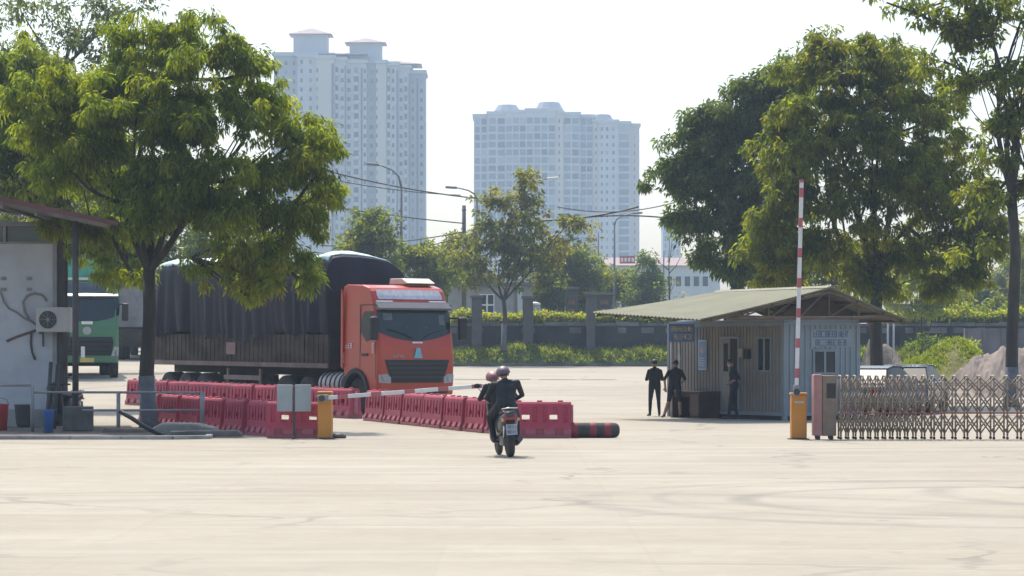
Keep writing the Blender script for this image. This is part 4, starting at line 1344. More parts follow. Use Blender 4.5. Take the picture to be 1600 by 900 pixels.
def tarp():
    g = np.random.default_rng(8)
    NS, prof_ = 170, []
    # cross-section from right lower edge over the top to the left lower edge
    for y, z in ((-1.27, 2.12), (-1.30, 2.6), (-1.31, 3.2), (-1.31, 3.9), (-1.27, 4.26), (-1.12, 4.43), (-.8, 4.49), (-.3, 4.51), (.2, 4.47), (.7, 4.36), (1.05, 4.15), (1.24, 3.85), (1.31, 3.4), (1.31, 2.7), (1.28, 2.12)):
        prof_.append((y, z))
    NP = len(prof_)
    fine = []
    for i in range(NP - 1):
        for k in range(3):
            t = k / 3
            fine.append((prof_[i][0] * (1 - t) + prof_[i + 1][0] * t, prof_[i][1] * (1 - t) + prof_[i + 1][1] * t))
    fine.append(prof_[-1])
    NP = len(fine)
    ph = g.uniform(0, 6.3, 6)
    fold = np.cumsum(g.normal(size=NS + 1)); fold -= np.linspace(fold[0], fold[-1], NS + 1)
    fold2 = np.convolve(g.normal(size=NS + 9), np.hanning(9) / 2.2, 'valid')[:NS + 1]
    vs = []
    for i in range(NS + 1):
        x = t1 - .05 + (t0 - t1 + .1) * i / NS
        e = min(i, NS - i) / NS * (t0 - t1)
        rd = 1 - .05 * max(0, 1 - e / .5) ** 2
        lowedge = .14 * math.sin(x * .8 + ph[2]) + .10 * math.sin(x * 2.1 + ph[3]) - .10 * abs(fold2[i]) * .6
        for j, (y, z) in enumerate(fine):
            v = j / (NP - 1)
            side = max(0, 1 - (z - 2.12) / 2.2)
            f = .03 * math.sin(x * 1.7 + ph[0] + z * .8) + .022 * math.sin(x * 3.9 + ph[1] + z * 1.6) + .05 * fold2[i] * (.4 + side)
            f *= (.35 + .9 * side)
            top = max(0, (z - 4.1) / .4)
            zz = z + (.05 * math.sin(x * 1.3 + ph[4]) + .035 * math.sin(x * 3.7 + ph[5] + y * 2)) * top
            if z < 2.4: zz -= lowedge * (2.4 - z) / .28 * .7
            zz = 2.1 + (zz - 2.1) * rd if z > 3.6 else zz
            vs.append((x, y + (1 if y > 0 else -1) * f * (1 - top), zz))
    fs = [(i * NP + j, (i + 1) * NP + j, (i + 1) * NP + j + 1, i * NP + j + 1) for i in range(NS) for j in range(NP - 1)]
    fs += [tuple(range(NP)), tuple(NS * NP + j for j in range(NP - 1, -1, -1))]
    me = bpy.data.meshes.new('load_tarpaulin'); me.from_pydata(vs, [], fs)
    me.materials.append(M_tarp)
    for p in me.polygons: p.use_smooth = True
    link('load_tarpaulin', me, rt)
    # pale layer over the top, its colour painting the sun's sheen
    ja, jb = 13, 28
    vv, ff = [], []
    idx = [i for i in range(2, NS - 1)]
    for a, i in enumerate(idx):
        for j in range(ja, jb + 1):
            x, y, z = vs[i * NP + j]
            k = .025
            if j == ja: z -= .04 * math.sin(i * .5) + .03 * math.sin(i * 1.7)
            vv.append((x, y * 1.012 - (.02 if y < 0 else -.02) * 0, z + k + (.0 if j > ja + 2 else .0)))
    q = jb - ja + 1
    for a in range(len(idx) - 1):
        for j in range(q - 1):
            ff.append((a * q + j, (a + 1) * q + j, (a + 1) * q + j + 1, a * q + j + 1))
    me = bpy.data.meshes.new('pale_top_layer'); me.from_pydata(vv, [], ff); me.materials.append(M_tarpsheen)
    for p in me.polygons: p.use_smooth = True
    o = link('pale_top_layer', me, rt)
    sl = o.modifiers.new('thick', 'SOLIDIFY'); sl.thickness = .02


tarp()

# ---- the green truck behind the hut
d = 97
gt = thing('cargo_truck', 'dark green truck facing forward beside the hut, behind the tree trunk', 'truck', (X(136, d), d, gz(X(136, d), d)), rot=(0, 0, R(-79.5)))
front, patch, h, prof = cab(gt, M_green, W=2.26, H=3.55)
patch('grille', [(.82, -.86, .86, 0), (1.3, -.95, .95, 0), (1.5, -.9, .9, 0)], M_black, .02)
m = MB()
for k in range(3):
    w = .84
    z = .95 + k * .17
    m.box(front(0, z).x + .025, front(0, z).x + .05, -w, w, z, z + .05)
m.build('grille_slats', M_frame, gt)
patch('upper_panel', [(3.12, -1.05, 1.05, 0), (3.3, -1.06, 1.06, 0), (3.46, -1.0, 1.0, 0)], mat('dark_blue_panel', (.05, .07, .09), .35, var=.3, scale=5), .02)
vs = []
for y in np.linspace(-1.12, 1.12, 9):
    p = front(y, 2.98)
    for dx, z in ((-.02, 2.94), (.18, 2.95), (.19, 2.99), (.0, 3.08)): vs.append((p.x + dx, y, z))
fs = []
for i in range(8):
    for k in range(4):
        a = i * 4 + k; b = i * 4 + (k + 1) % 4
        fs.append((a, b, b + 4, a + 4))
fs += [(0, 1, 2, 3), (32, 35, 34, 33)]
MB().add(vs, fs).build('sun_visor', M_alu, gt)
MB().box(front(0, 1.8).x, front(0, 1.8).x + .04, -.2, .2, 1.95, 2.06).build('name_strip', M_wtext, gt)
MB().lathe([(.15, front(0, 1.7).x), (.15, front(0, 1.7).x + .035)], 'x', (0, 0, 1.72), 18).build('emblem', M_alu, gt)
MB().box(front(0, .66).x, front(0, .66).x + .05, -.25, .25, .58, .74).build('number_plate', M_yplate, gt)
MB().box(front(0, .9).x + .04, front(0, .9).x + .06, -.22, -.08, .75, 1.15).build('paper_notice', M_wtext, gt)
for s in (-1, 1):
    vs = [front(s * .86, .80, .03), front(s * 1.13, .82, .03), front(s * 1.14, 1.12, .03), front(s * .98, 1.15, .03)]
    vs += [v - Vector((.06, 0, 0)) for v in vs]
    MB().add(vs, [(0, 1, 2, 3), (0, 4, 5, 1), (1, 5, 6, 2), (2, 6, 7, 3), (3, 7, 4, 0)]).build('headlight', M_lens, gt)
    mirror(gt, s * 1.18, 2.35, front, s)
    m = MB().prism([(-.22, 2.12), (-.30, 2.86), (-.95, 2.86), (-.96, 2.28), (-.66, 2.02)], 'y', s * (h * .985 - .05), s * (h + .004)); m.build('side_window', M_wind, gt)
    wheel(gt, -1.22, s * 1.0, side=s)
    wheel(gt, -5.2, s * .95, dual=True, side=s)
    wheel(gt, -6.5, s * .95, dual=True, side=s)
m = MB().box(-8.8, -.6, -.5, -.3, .78, 1.02).box(-8.8, -.6, .3, .5, .78, 1.02)
for x in (-1.22, -5.2, -6.5): m.tube([(x, -.9, .52), (x, .9, .52)], .08, 8)
m.build('chassis', M_frame, gt)
MB().prism([(-.62, 3.56), (-.60, 3.66), (-1.7, 3.66), (-1.7, 3.6), (-1.0, 3.56)], 'y', -1.08, 1.08).build('roof_rack', mat('pale_roof_rack', (.66, .62, .52), .6), gt)
MB().box(-9, -2.3, -1.22, 1.22, 1.1, 2.6).build('trailer_side', M_side, gt)
M_gt = mat('green_tarpaulin', (.07, .33, .23), .55, var=.2, scale=2, dirt=(.035, .15, .12), dirt_amt=.8, dirt_scale=1.4)
vs, fs = [], []
pf = [(-1.24, 2.5), (-1.27, 3.4), (-1.2, 3.9), (-.85, 4.35), (-.3, 4.52), (.3, 4.5), (.8, 4.36), (1.14, 3.95), (1.25, 3.4), (1.24, 2.5)]
for i in range(31):
    x = -2.25 - i * .225
    for (y, z) in pf: vs.append((x + .05 * math.sin(z * 4), y + .03 * math.sin(i * 1.9 + z), z + .05 * math.sin(i * 1.1 + y * 3)))
for i in range(30):
    for j in range(9): fs.append((i * 10 + j, i * 10 + j + 1, (i + 1) * 10 + j + 1, (i + 1) * 10 + j))
fs += [tuple(range(10)), tuple(300 + j for j in range(10))]
MB().add(vs, fs).build('load_tarpaulin', M_gt, gt)
vs = [(x + .06, y, z + .03) for i in range(31) for (x, y, z) in vs[i * 10 + 3:i * 10 + 7]]
fs = [(i * 4 + j, i * 4 + j + 1, (i + 1) * 4 + j + 1, (i + 1) * 4 + j) for i in range(30) for j in range(3)]
o = MB().add(vs, fs).build('pale_top_layer', mat('pale_mint_tarpaulin', (.40, .68, .54), .5, var=.2, scale=2), gt)
sl = o.modifiers.new('thick', 'SOLIDIFY'); sl.thickness = .02

# ---- grey truck further back, mostly hidden
d = 122
x0 = X(216, d)
kt = thing('cargo_truck', 'grey covered truck mostly hidden between the green truck and the tree trunk', 'truck', (x0, d, gz(x0, d)), rot=(0, 0, R(92)))
M_gtarp = mat('grey_tarpaulin', (.17, .17, .18), .7, var=.3, scale=1.4, dirt=(.30, .30, .32), dirt_amt=.6, dirt_scale=1.1)
vs, fs = [], []
pf = [(-1.24, 1.5), (-1.27, 3.0), (-1.15, 3.6), (-.4, 3.8), (.4, 3.8), (1.15, 3.6), (1.27, 3.0), (1.24, 1.5)]
for i in range(21):
    for (y, z) in pf: vs.append((i * .35, y + .04 * math.sin(i * 2.1 + z), z))
for i in range(20):
    for j in range(7): fs.append((i * 8 + j, i * 8 + j + 1, (i + 1) * 8 + j + 1, (i + 1) * 8 + j))
fs += [tuple(range(8)), tuple(160 + j for j in range(8))]
MB().add(vs, fs).build('load_tarpaulin', M_gtarp, kt)
MB().box(0, 7, -1.2, 1.2, .95, 1.48).build('trailer_bed', M_frame, kt)
MB().box(-.05, -.003, -1.15, 1.15, .6, 1.4).build('tail_board', M_side, kt)
for s in (-1, 1):
    for x in (1.0, 2.3): wheel(kt, x, s * .95, dual=True, side=s)
    wheel(kt, 7.6, s * .98, side=s)
MB().box(7.1, 8.9, -1.18, 1.18, .6, 2.8).build('cab_body', mat('cab_silver', (.4, .41, .43), .4), kt, bevel=.1)

# ------------------------------------------------------------------ hut on the left
M_hut = mat('hut_wall_pale', (.46, .475, .50), .75, var=.06, scale=1.2, dirt=(.31, .32, .335), dirt_amt=.6, dirt_scale=.8)
M_maroon = mat('maroon_fascia', (.115, .035, .035), .6, var=.2, scale=2)
M_metal = mat('painted_steel_grey', (.23, .23, .23), .6, var=.2, scale=2, dirt=(.13, .10, .08), dirt_amt=.4)
M_dsteel = mat('dark_steel', (.055, .052, .05), .65, var=.25, scale=3, dirt=(.12, .08, .06), dirt_amt=.4)
M_sheet = mat('roof_sheet_underside', (.30, .28, .26), .7, var=.2, scale=1.5)
HD = 66.0
hb = .05
hut = thing('guard_hut', 'pale panel hut with canopy roof and maroon fascia, left of the trees', 'hut', (X(0, HD), HD, hb))
ox = hut.location.x
W0, W1 = X(-120, HD) - ox, X(82, HD) - ox
zt, zw = Z(381, HD) - hb, Z(350, HD) - hb
BX = lambda dd, o_=0: X(82, HD + dd) - ox - .06 + o_      # side wall runs back along the lane
plan = lambda a, b, e=0: [(W0, a), (W1 + e, a), (BX(b, e), b), (W0, b)]
MB().prism(plan(0, 4), 'z', -.05, .42).build('plinth', M_kerb, hut)
MB().prism(plan(.06, 4), 'z', .422, zt).build('wall', M_hut, hut)
m = MB().box(W0, W1 - .22, .16, .19, zt + .05, zw - .05)
m.build('window', glassmat('hut_glass', (.05, .07, .065), .04), hut)
m = MB()
m.box(W0, W1 + .02, .03, .3, zt + .003, zt + .05).box(W0, W1 + .02, .03, .3, zw - .05, zw)
for px in (4, 70): m.box(X(px, HD) - ox, X(px, HD) - ox + .07, .05, .28, zt + .051, zw - .051)
m.build('window_frame', M_metal, hut)
MB().box(W1 + .003, W1 + .10, .02, .3, .3, zw).build('corner_post', M_metal, hut)
MB().prism([(W1 + .105, .1), (W1 + .24, .1), (BX(4, .24), 4), (BX(4, .105), 4)], 'z', .0, zw).build('dark_end_wall', M_dsteel, hut)
# anchor plates on the wall
m = MB()
for px in (5, 45):
    for py in (435, 452):
        c = P(px, py, HD) - hut.location
        m.box(c.x - .06, c.x + .06, .03, .057, c.z - .04, c.z + .04)
m.build('anchor_plate', M_metal, hut)
# canopy roof: sloping sheet on rafters, lit from above, seen from below
RF = 62.6
za, zb2 = Z(311, RF) - hb, Z(350, RF) - hb
xa, xb = X(-140, RF) - ox, X(185, RF) - ox
xz = X(0, RF) - ox
sl = (zb2 - za) / (xb - xz)
y0, y1 = RF - HD, 3.6


def rz_(x, y):
    return za + (x - xz) * sl + (y - y0) * .0


vs = []
for y in (y0, y1):
    for x in (xa, xb if y == y0 else X(178, HD + y) - ox):
        for t in (0, .04): vs.append((x, y, rz_(x, y) + t))
MB().add(vs, [(0, 1, 3, 2), (4, 6, 7, 5), (0, 2, 6, 4), (1, 5, 7, 3), (0, 4, 5, 1), (2, 3, 7, 6)]).build('roof_sheet', M_sheet, hut)
vs = []
for y in (y0 - .05, y0 - .003):
    for x in (xa, xb):
        for t in (-.05, .06): vs.append((x, y, rz_(x, y) + t))
MB().add(vs, [(0, 1, 3, 2), (4, 6, 7, 5), (0, 2, 6, 4), (1, 5, 7, 3), (0, 4, 5, 1), (2, 3, 7, 6)]).build('fascia', M_maroon, hut)
m = MB()
for k in range(6):
    y = y0 + .4 + k * 1.05
    xe = X(172, HD + y) - ox
    m.obox(((xa + xe) / 2, y, rz_((xa + xe) / 2, y) - .07), (1, 0, sl), (0, 1, 0), (-sl, 0, 1), (xe - xa) / 2 * math.sqrt(1 + sl * sl), .04, .06)
for k in range(9):
    x = xa + .5 + k * .8
    if x > X(150, HD + y1) - ox: break
    m.box(x - .03, x + .03, y0 + .1, y1 - .1, rz_(x, 0) - .21, rz_(x, 0) - .135)
m.build('rafter', mat('rafter_grey', (.19, .185, .18), .7, var=.2), hut)
m = MB()
zb_ = zw + .003
m.box(W0, W1 + .1, .05, .25, zb_, rz_(W1, 0) - .22)
m.build('wall_plate', M_metal, hut)
px = 118
pz = rz_(X(px, RF + .5) - ox, 0) - .14
MB().tube([(X(px, RF + .5) - ox, y0 + .5, -.05), (X(px, RF + .5) - ox, y0 + .5, pz)], .075, 10).build('canopy_post', M_dsteel, hut)

# air conditioner unit
M_acw = mat('ac_casing', (.46, .45, .42), .6, var=.06, scale=3, dirt=(.30, .27, .23), dirt_amt=.5)
ad = HD - .45
A = P(83, 519, ad)
ac = thing('air_conditioner', 'beige outdoor air conditioner unit on brackets on the hut wall', 'air conditioner', (A.x, A.y, A.z))
w2, hh_ = 27 * ad / FPX, 39 * ad / FPX
MB().box(-w2, w2, -.0, .33, 0, hh_).build('casing', M_acw, ac, bevel=.02)
fc = (-w2 * .3, -.01, hh_ * .5)
m = MB().lathe([(.215, -.012), (.215, -.003)], 'y', (fc[0], 0, fc[2]), 24)
m.build('fan_opening', mat('fan_dark', (.035, .035, .035), .8), ac)
m = MB()
for r in (.07, .12, .17, .215):
    pts = [(fc[0] + r * math.cos(k * math.pi / 12), -.02, fc[2] + r * math.sin(k * math.pi / 12)) for k in range(25)]
    m.tube(pts, .005, 4, cap=False)
for k in range(8):
    a = k * math.pi / 4
    m.tube([(fc[0], -.02, fc[2]), (fc[0] + .21 * math.cos(a), -.02, fc[2] + .21 * math.sin(a))], .005, 4)
m.lathe([(.04, -.03), (.04, -.013)], 'y', (fc[0], 0, fc[2]), 12)
m.build('fan_guard', mat('fan_guard_grey', (.30, .30, .29), .6), ac)
m = MB()
for s in (-1, 1):
    x = s * w2 * .75
    m.box(x - .02, x + .02, -.05, .45, -.045, -.003)
    m.box(x - .02, x + .02, .40, .45, -.35, -.046)
m.build('bracket', M_dsteel, ac)
# hoses on the wall
def hose(label, pts, d, r=.022, mt=None, nm='hose', cat='hose'):
    q = [P(x, y, d) for x, y in pts]
    o = MB().tube([p - q[0] for p in q], r, 7).build(nm, mt or mat('hose_grey', (.22, .20, .19), .7, var=.2), loc=q[0])
    return tag(o, label, cat)


wd = HD + .03
hose('thick drain hose looping over the left of the air conditioner', [(58, 508), (46, 500), (38, 486), (36, 472), (42, 462), (54, 458), (66, 461), (73, 470)], wd, .028)
hose('thin hose curving from the wall\'s left edge to the air conditioner', [(-4, 450), (2, 460), (6, 472), (14, 482), (26, 488), (36, 496), (56, 506)], wd)
hose('brown pipe slanting down left from under the air conditioner', [(62, 514), (44, 520), (26, 526), (10, 533)], wd, .03, mat('rusty_pipe', (.16, .09, .07), .8, var=.3), 'pipe', 'pipe')
hose('short dark drain hose hanging under the air conditioner', [(49, 520), (48, 536), (50, 550), (55, 562)], wd, .028, M_dsteel)

# railing made of galvanised tube before the hut
rd = 61.2
r = thing('railing', 'low grey tube railing between the hut post and the barriers', 'railing', (X(185, rd), rd, .05))
ox = r.location.x
f = lambda px, py: (X(px, rd) - ox, 0, Z(py, rd) - .05)
for px in (50.5, 185, 316):
    t = f(px, 612 if px > 60 else 603)
    MB().tube([(t[0], 0, -.05), t], .045 if px < 300 else .055, 8).build('post', M_metal, r)
MB().tube([f(-30, 602), f(49, 602)], .028, 8).build('rail', M_metal, r)
MB().tube([f(54, 613), f(183, 613), f(187, 613), f(314, 613.5)], .028, 8).build('rail', M_metal, r)
MB().tube([f(128, 641), f(183.5, 641), f(187, 641), f(312, 641)], .026, 8).build('rail', M_metal, r)
hose('black drain pipe slanting from the railing post down to the island kerb', [(186, 642), (205, 653), (228, 668), (256, 682)], 58.5, .05, M_black, 'drain_pipe', 'pipe')

# small things by the hut
d = 62.3
b = thing('bucket', 'red plastic bucket at the foot of the hut wall', 'bucket', (X(2, d), d, .05))
z1_ = Z(631, d) - .05
MB().lathe([(.13, 0), (.17, z1_ * .95), (.185, z1_), (.165, z1_), (.12, .02)], 'z', seg=18).build('pail', mat('red_plastic', (.42, .03, .03), .5), b)
MB().tube([(-.17, 0, z1_), (-.12, 0, z1_ + .1), (0, 0, z1_ + .14), (.12, 0, z1_ + .1), (.17, 0, z1_)], .008, 5).build('handle', M_steel, b)
d = 60.4
b = thing('bucket', 'blue plastic bucket on the soil before the hut corner', 'bucket', (X(76, d), d, .05))
z1_ = Z(640, d) - .05
MB().lathe([(.10, 0), (.13, z1_ * .95), (.145, z1_), (.125, z1_), (.09, .02)], 'z', seg=18).build('pail', mat('blue_plastic', (.05, .14, .38), .5), b)
MB().tube([(-.13, 0, z1_), (0, -.1, z1_ * .7), (.13, 0, z1_)], .007, 5).build('handle', M_steel, b)
d = 65.2
b = thing('pot', 'small dark pot by the hut wall between red and blue buckets', 'pot', (X(38, d), d, .05))
z1_ = Z(632, d) - .05
MB().lathe([(.16, 0), (.2, .1), (.24, z1_ - .04), (.26, z1_), (.22, z1_), (.2, z1_ - .1)], 'z', seg=18).build('bowl', M_dsteel, b)
MB().lathe([(.2, z1_ - .09), (.19, z1_ - .06)], 'z', seg=18).build('soil', M_soil, b)
# dark tall drum / rolled mat by corner post and block at post foot
d = 63.5
b = thing('scaffold_tubes', 'dark upright steel frame leaning at the hut corner', 'frame', (X(80, d), d, .05))
for i, px in enumerate((73, 84)):
    MB().tube([(X(px, d) - b.location.x, 0, -.02), (X(px + 2, d) - b.location.x, .4, Z(566 + i * 4, d) - .05)], .05, 8).build('upright', M_dsteel, b)
MB().tube([(X(74, d) - b.location.x, .2, Z(600, d) - .05), (X(85, d) - b.location.x, .2, Z(600, d) - .05)], .03, 6).build('crossbar', M_dsteel, b)
d = 61.8
t = tag(MB().box(-.33, .33, -.2, .2, 0, Z(635, d) - .05).build('concrete_block', mat('dark_block', (.10, .095, .085), .9, var=.3, scale=4), bevel=.03, loc=(X(122, d), d, .05)), 'dark squat concrete block at the foot of the canopy post', 'block')
# stone slabs and debris on the island, by the tree
d = 60.0
vs = [(-.75, 0), (-.72, .16), (-.5, .27), (.25, .25), (.62, .16), (.78, 0)]
t = MB().prism(vs, 'y', -.45, .5).build('stone_slab', mat('pale_slab', (.27, .255, .22), .9, var=.25, scale=3, dirt=(.13, .12, .10), dirt_amt=.6), bevel=.04, loc=(X(292, d), d, .02))
tag(t, 'pale broken concrete slab lying between the tree trunk and the barriers', 'slab')
d = 58.5
tag(MB().prism([(-.8, 0), (-.76, .12), (.7, .14), (.8, .05), (.8, 0)], 'y', -.18, .2).build('stone_slab', mat('dark_slab', (.12, .115, .105), .9, var=.3, scale=3), bevel=.03, loc=(X(322, d), d, .02)), 'dark low slab edge in front of the pale broken one', 'slab')
d = 61
tag(MB().prism([(-.5, 0), (-.45, .1), (.5, .08), (.52, 0)], 'y', -.3, .3).build('timber_plank', mat('old_plank', (.20, .15, .11), .9, var=.3, scale=3), bevel=.02, loc=(X(196, d), d, .05)), 'old brown plank on the soil left of the tree foot', 'plank')

# ------------------------------------------------------------------ motorbike / scooter
M_bike = mat('dark_scooter_plastic', (.030, .030, .034), .35, var=.2, scale=6, coat=.3)
M_bikeg = mat('grey_scooter_plastic', (.13, .125, .12), .5, var=.25, scale=6)
M_seat = mat('black_vinyl', (.02, .02, .021), .6)
M_tail = mat('tail_lamp_red', (.30, .02, .025), .25, coat=.5)
M_chrome = mat('chrome', (.55, .55, .56), .2, metal=.9, var=.03)


def scooter(name, label, loc, rz, rx=0.0, plate=True):
    """points along +y (forward); rear wheel centre at y=-.62, front at y=.66"""
    r = thing(name, label, 'scooter', loc, rot=(0, rx, rz))
    for y, w in ((-.62, .12), (.66, .095)):
        t = MB().lathe([(.17, -w * .42), (.22, -w * .5), (.25, -w * .3), (.255, 0), (.25, w * .3), (.22, w * .5), (.17, w * .42)], 'x', (0, 0, 0), 24)
        wl = t.build('wheel', M_rubber, r, loc=(0, y, .255))
        q = MB().lathe([(.175, -.035), (.175, .035)], 'x', (0, 0, 0), 20)
        q.lathe([(.05, -.06), (.05, .06)], 'x', (0, 0, 0), 12)
        q.build('rim', M_rim, wl)
    # body shell: tail section loft
    secs = [(-.95, .07, .70, .80), (-.86, .13, .62, .80), (-.7, .165, .50, .78), (-.45, .175, .40, .76), (-.15, .165, .33, .70), (.05, .12, .30, .50)]
    vs, fs = [], []
    for (y, w, z0, z1) in secs:
        for k in range(12):
            a = 2 * math.pi * k / 12
            c, s = math.cos(a), math.sin(a)
            vs.append((w * (abs(c) ** .7) * (1 if c > 0 else -1), y, (z0 + z1) / 2 + (z1 - z0) / 2 * (abs(s) ** .7) * (1 if s > 0 else -1)))
    for i in range(len(secs) - 1):
        for k in range(12):
            k2 = (k + 1) % 12
            fs.append((i * 12 + k, i * 12 + k2, (i + 1) * 12 + k2, (i + 1) * 12 + k))
    fs += [tuple(range(12)), tuple((len(secs) - 1) * 12 + k for k in range(12))]
    MB().add(vs, fs, 0, True).build('body_shell', M_bike, r)
    MB().prism([(-.86, .79), (-.80, .83), (-.3, .80), (.0, .76), (.02, .70), (-.3, .74), (-.84, .77)], 'x', -.135, .135).build('seat', M_seat, r, bevel=.03)
    MB().prism([(.0, .30), (.34, .30), (.34, .25), (.0, .25)], 'x', -.17, .17).build('footboard', M_bikeg, r, bevel=.015)
    MB().prism([(.34, .25), (.42, .3), (.60, .95), (.56, 1.0), (.48, .95), (.32, .35)], 'x', -.19, .19).build('leg_shield', M_bike, r, bevel=.04)
    MB().tube([(0, .66, .255), (0, .58, .55), (0, .48, 1.0)], .035, 8).build('fork', M_bikeg, r)
    MB().prism([(.40, .40), (.66, .56), (.92, .40), (.90, .36), (.66, .50), (.44, .34)], 'x', -.065, .065).build('front_mudguard', M_bike, r, bevel=.02)
    m = MB().tube([(-.34, .36, 1.02), (-.2, .42, 1.04), (0, .46, 1.0), (.2, .42, 1.04), (.34, .36, 1.02)], .016, 8)
    hb_ = m.build('handlebar', M_black, r)
    for s in (-1, 1):
        MB().tube([(s * .24, .38, 1.03), (s * .35, .355, 1.02)], .022, 8).build('grip', M_seat, hb_)
        q = MB().tube([(s * .22, .42, 1.05), (s * .30, .42, 1.17), (s * .34, .40, 1.22)], .007, 5)
        q.ball((s * .355, .395, 1.26), (.065, .018, .042), 12, 8)
        q.build('mirror', M_black, r)
    MB().prism([(.50, .95), (.58, .93), (.60, 1.0), (.50, 1.08)], 'x', -.14, .14).build('headlight_cowl', M_bike, r, bevel=.03)
    # rear: tail lamp, mudguard, plate, engine, exhaust, rack
    MB().prism([(-.955, .66), (-.90, .64), (-.86, .76), (-.93, .77)], 'x', -.115, .115).build('tail_lamp', M_tail, r, bevel=.012)
    MB().prism([(-.93, .63), (-.90, .64), (-.80, .40), (-.93, .30), (-.96, .31), (-.84, .42)], 'x', -.07, .07).build('rear_mudguard', M_black, r)
    p = MB().prism([(-.985, .40), (-.975, .40), (-.955, .585), (-.965, .585)], 'x', -.095, .095).build('number_plate', mat('plate_white', (.34, .38, .44), .5, var=.03), r)
    for a, b, n, z in ((-.07, .07, 5, .515), (-.08, .08, 5, .43)):
        m = MB()
        glyphs(m, a, b, z, z + .05, n, lambda u, w, t: (u, -.985 + (w - .40) * .108 - t * .5 - .001, w), 7, th=.006)
        m.build('lettering', mat('plate_ink', (.12, .13, .16), .6), p)
    for s in (-1, 1):
        MB().ball((s * .13, -.90, .66), (.035, .03, .03), 10, 6).build('indicator', mat('amber_lens', (.55, .30, .12), .3), r)
    MB().box(-.13, .10, -.68, -.25, .20, .38).build('engine', M_bikeg, r, bevel=.03)
    MB().tube([(.10, -.2, .22), (.14, -.5, .24), (.155, -.85, .32)], [.03, .055, .05], 10).build('exhaust', mat('exhaust_dark', (.07, .068, .066), .5), r)
    MB().tube([(-.10, -.62, .255), (-.10, -.80, .56)], .02, 6).build('shock_absorber', M_chrome, r)
    m = MB().tube([(-.12, -.70, .84), (-.13, -.95, .86), (0, -1.0, .865), (.13, -.95, .86), (.12, -.70, .84)], .012, 6)
    m.build('grab_rail', M_chrome, r)
    m = MB()
    for s in (-1, 1): m.tube([(s * .12, -.2, .27), (s * .24, -.2, .27)], .015, 6)
    m.build('footpeg', M_black, r)
    return r


sd_ = 46.8
scooter('scooter', 'black scooter with red tail lamp and pale plate ridden across the yard', (X(789, sd_), sd_ + .62, 0), R(9), R(-4))
d = 66.5
scooter('scooter', 'scooter parked in shade behind the canopy post of the hut', (X(99, d), d, gz(X(99, d), d)), R(165))

# ------------------------------------------------------------------ people
M_skin = mat('skin', (.30, .17, .115), .6, var=.08, scale=8)
M_hair = mat('black_hair', (.012, .011, .011), .6, var=.2, scale=20)
M_shirt = mat('black_cotton', (.011, .012, .015), .95, var=.2, scale=12, bump=.2, bump_scale=25)
M_jean = mat('dark_navy_cloth', (.013, .016, .026), .95, var=.2, scale=12, bump=.2, bump_scale=25)
M_shoe = mat('dark_shoe', (.02, .018, .018), .7)
M_mask = mat('pale_face_mask', (.55, .56, .60), .8)
M_uniform = mat('dark_uniform', (.015, .018, .026), .95, var=.2, scale=12)


def capsule(mb, a, ra, b, rb, seg=14):
    a, b = Vector(a), Vector(b)
    ax = (b - a)
    L = ax.length
    if L < 1e-6: ax = Vector((0, 0, 1)); L = 0
    ax = ax.normalized()
    u = ax.cross(Vector((0, 0, 1)) if abs(ax.z) < .9 else Vector((1, 0, 0))).normalized()
    v = ax.cross(u)
    rings = []
    for i in range(1, 6): t = math.pi / 2 * (1 - i / 6); rings.append((-math.sin(t) * ra, math.cos(t) * ra))
    rings.append((0, ra))
    rings.append((L, rb))
    for i in range(1, 6): t = math.pi / 2 * i / 6; rings.append((L + math.sin(t) * rb, math.cos(t) * rb))
    vs = [a - ax * ra]
    for h_, r_ in rings:
        for k in range(seg):
            w = 2 * math.pi * k / seg
            vs.append(a + ax * h_ + (u * math.cos(w) + v * math.sin(w)) * r_)
    vs.append(b + ax * rb)
    fs = []
    for k in range(seg): fs.append((0, 1 + (k + 1) % seg, 1 + k))
    n = len(rings)
    for i in range(n - 1):
        for k in range(seg):
            k2 = (k + 1) % seg
            fs.append((1 + i * seg + k, 1 + i * seg + k2, 1 + (i + 1) * seg + k2, 1 + (i + 1) * seg + k))
    for k in range(seg): fs.append((len(vs) - 1, 1 + (n - 1) * seg + k, 1 + (n - 1) * seg + (k + 1) % seg))
    mb.add(vs, fs, 0, True)


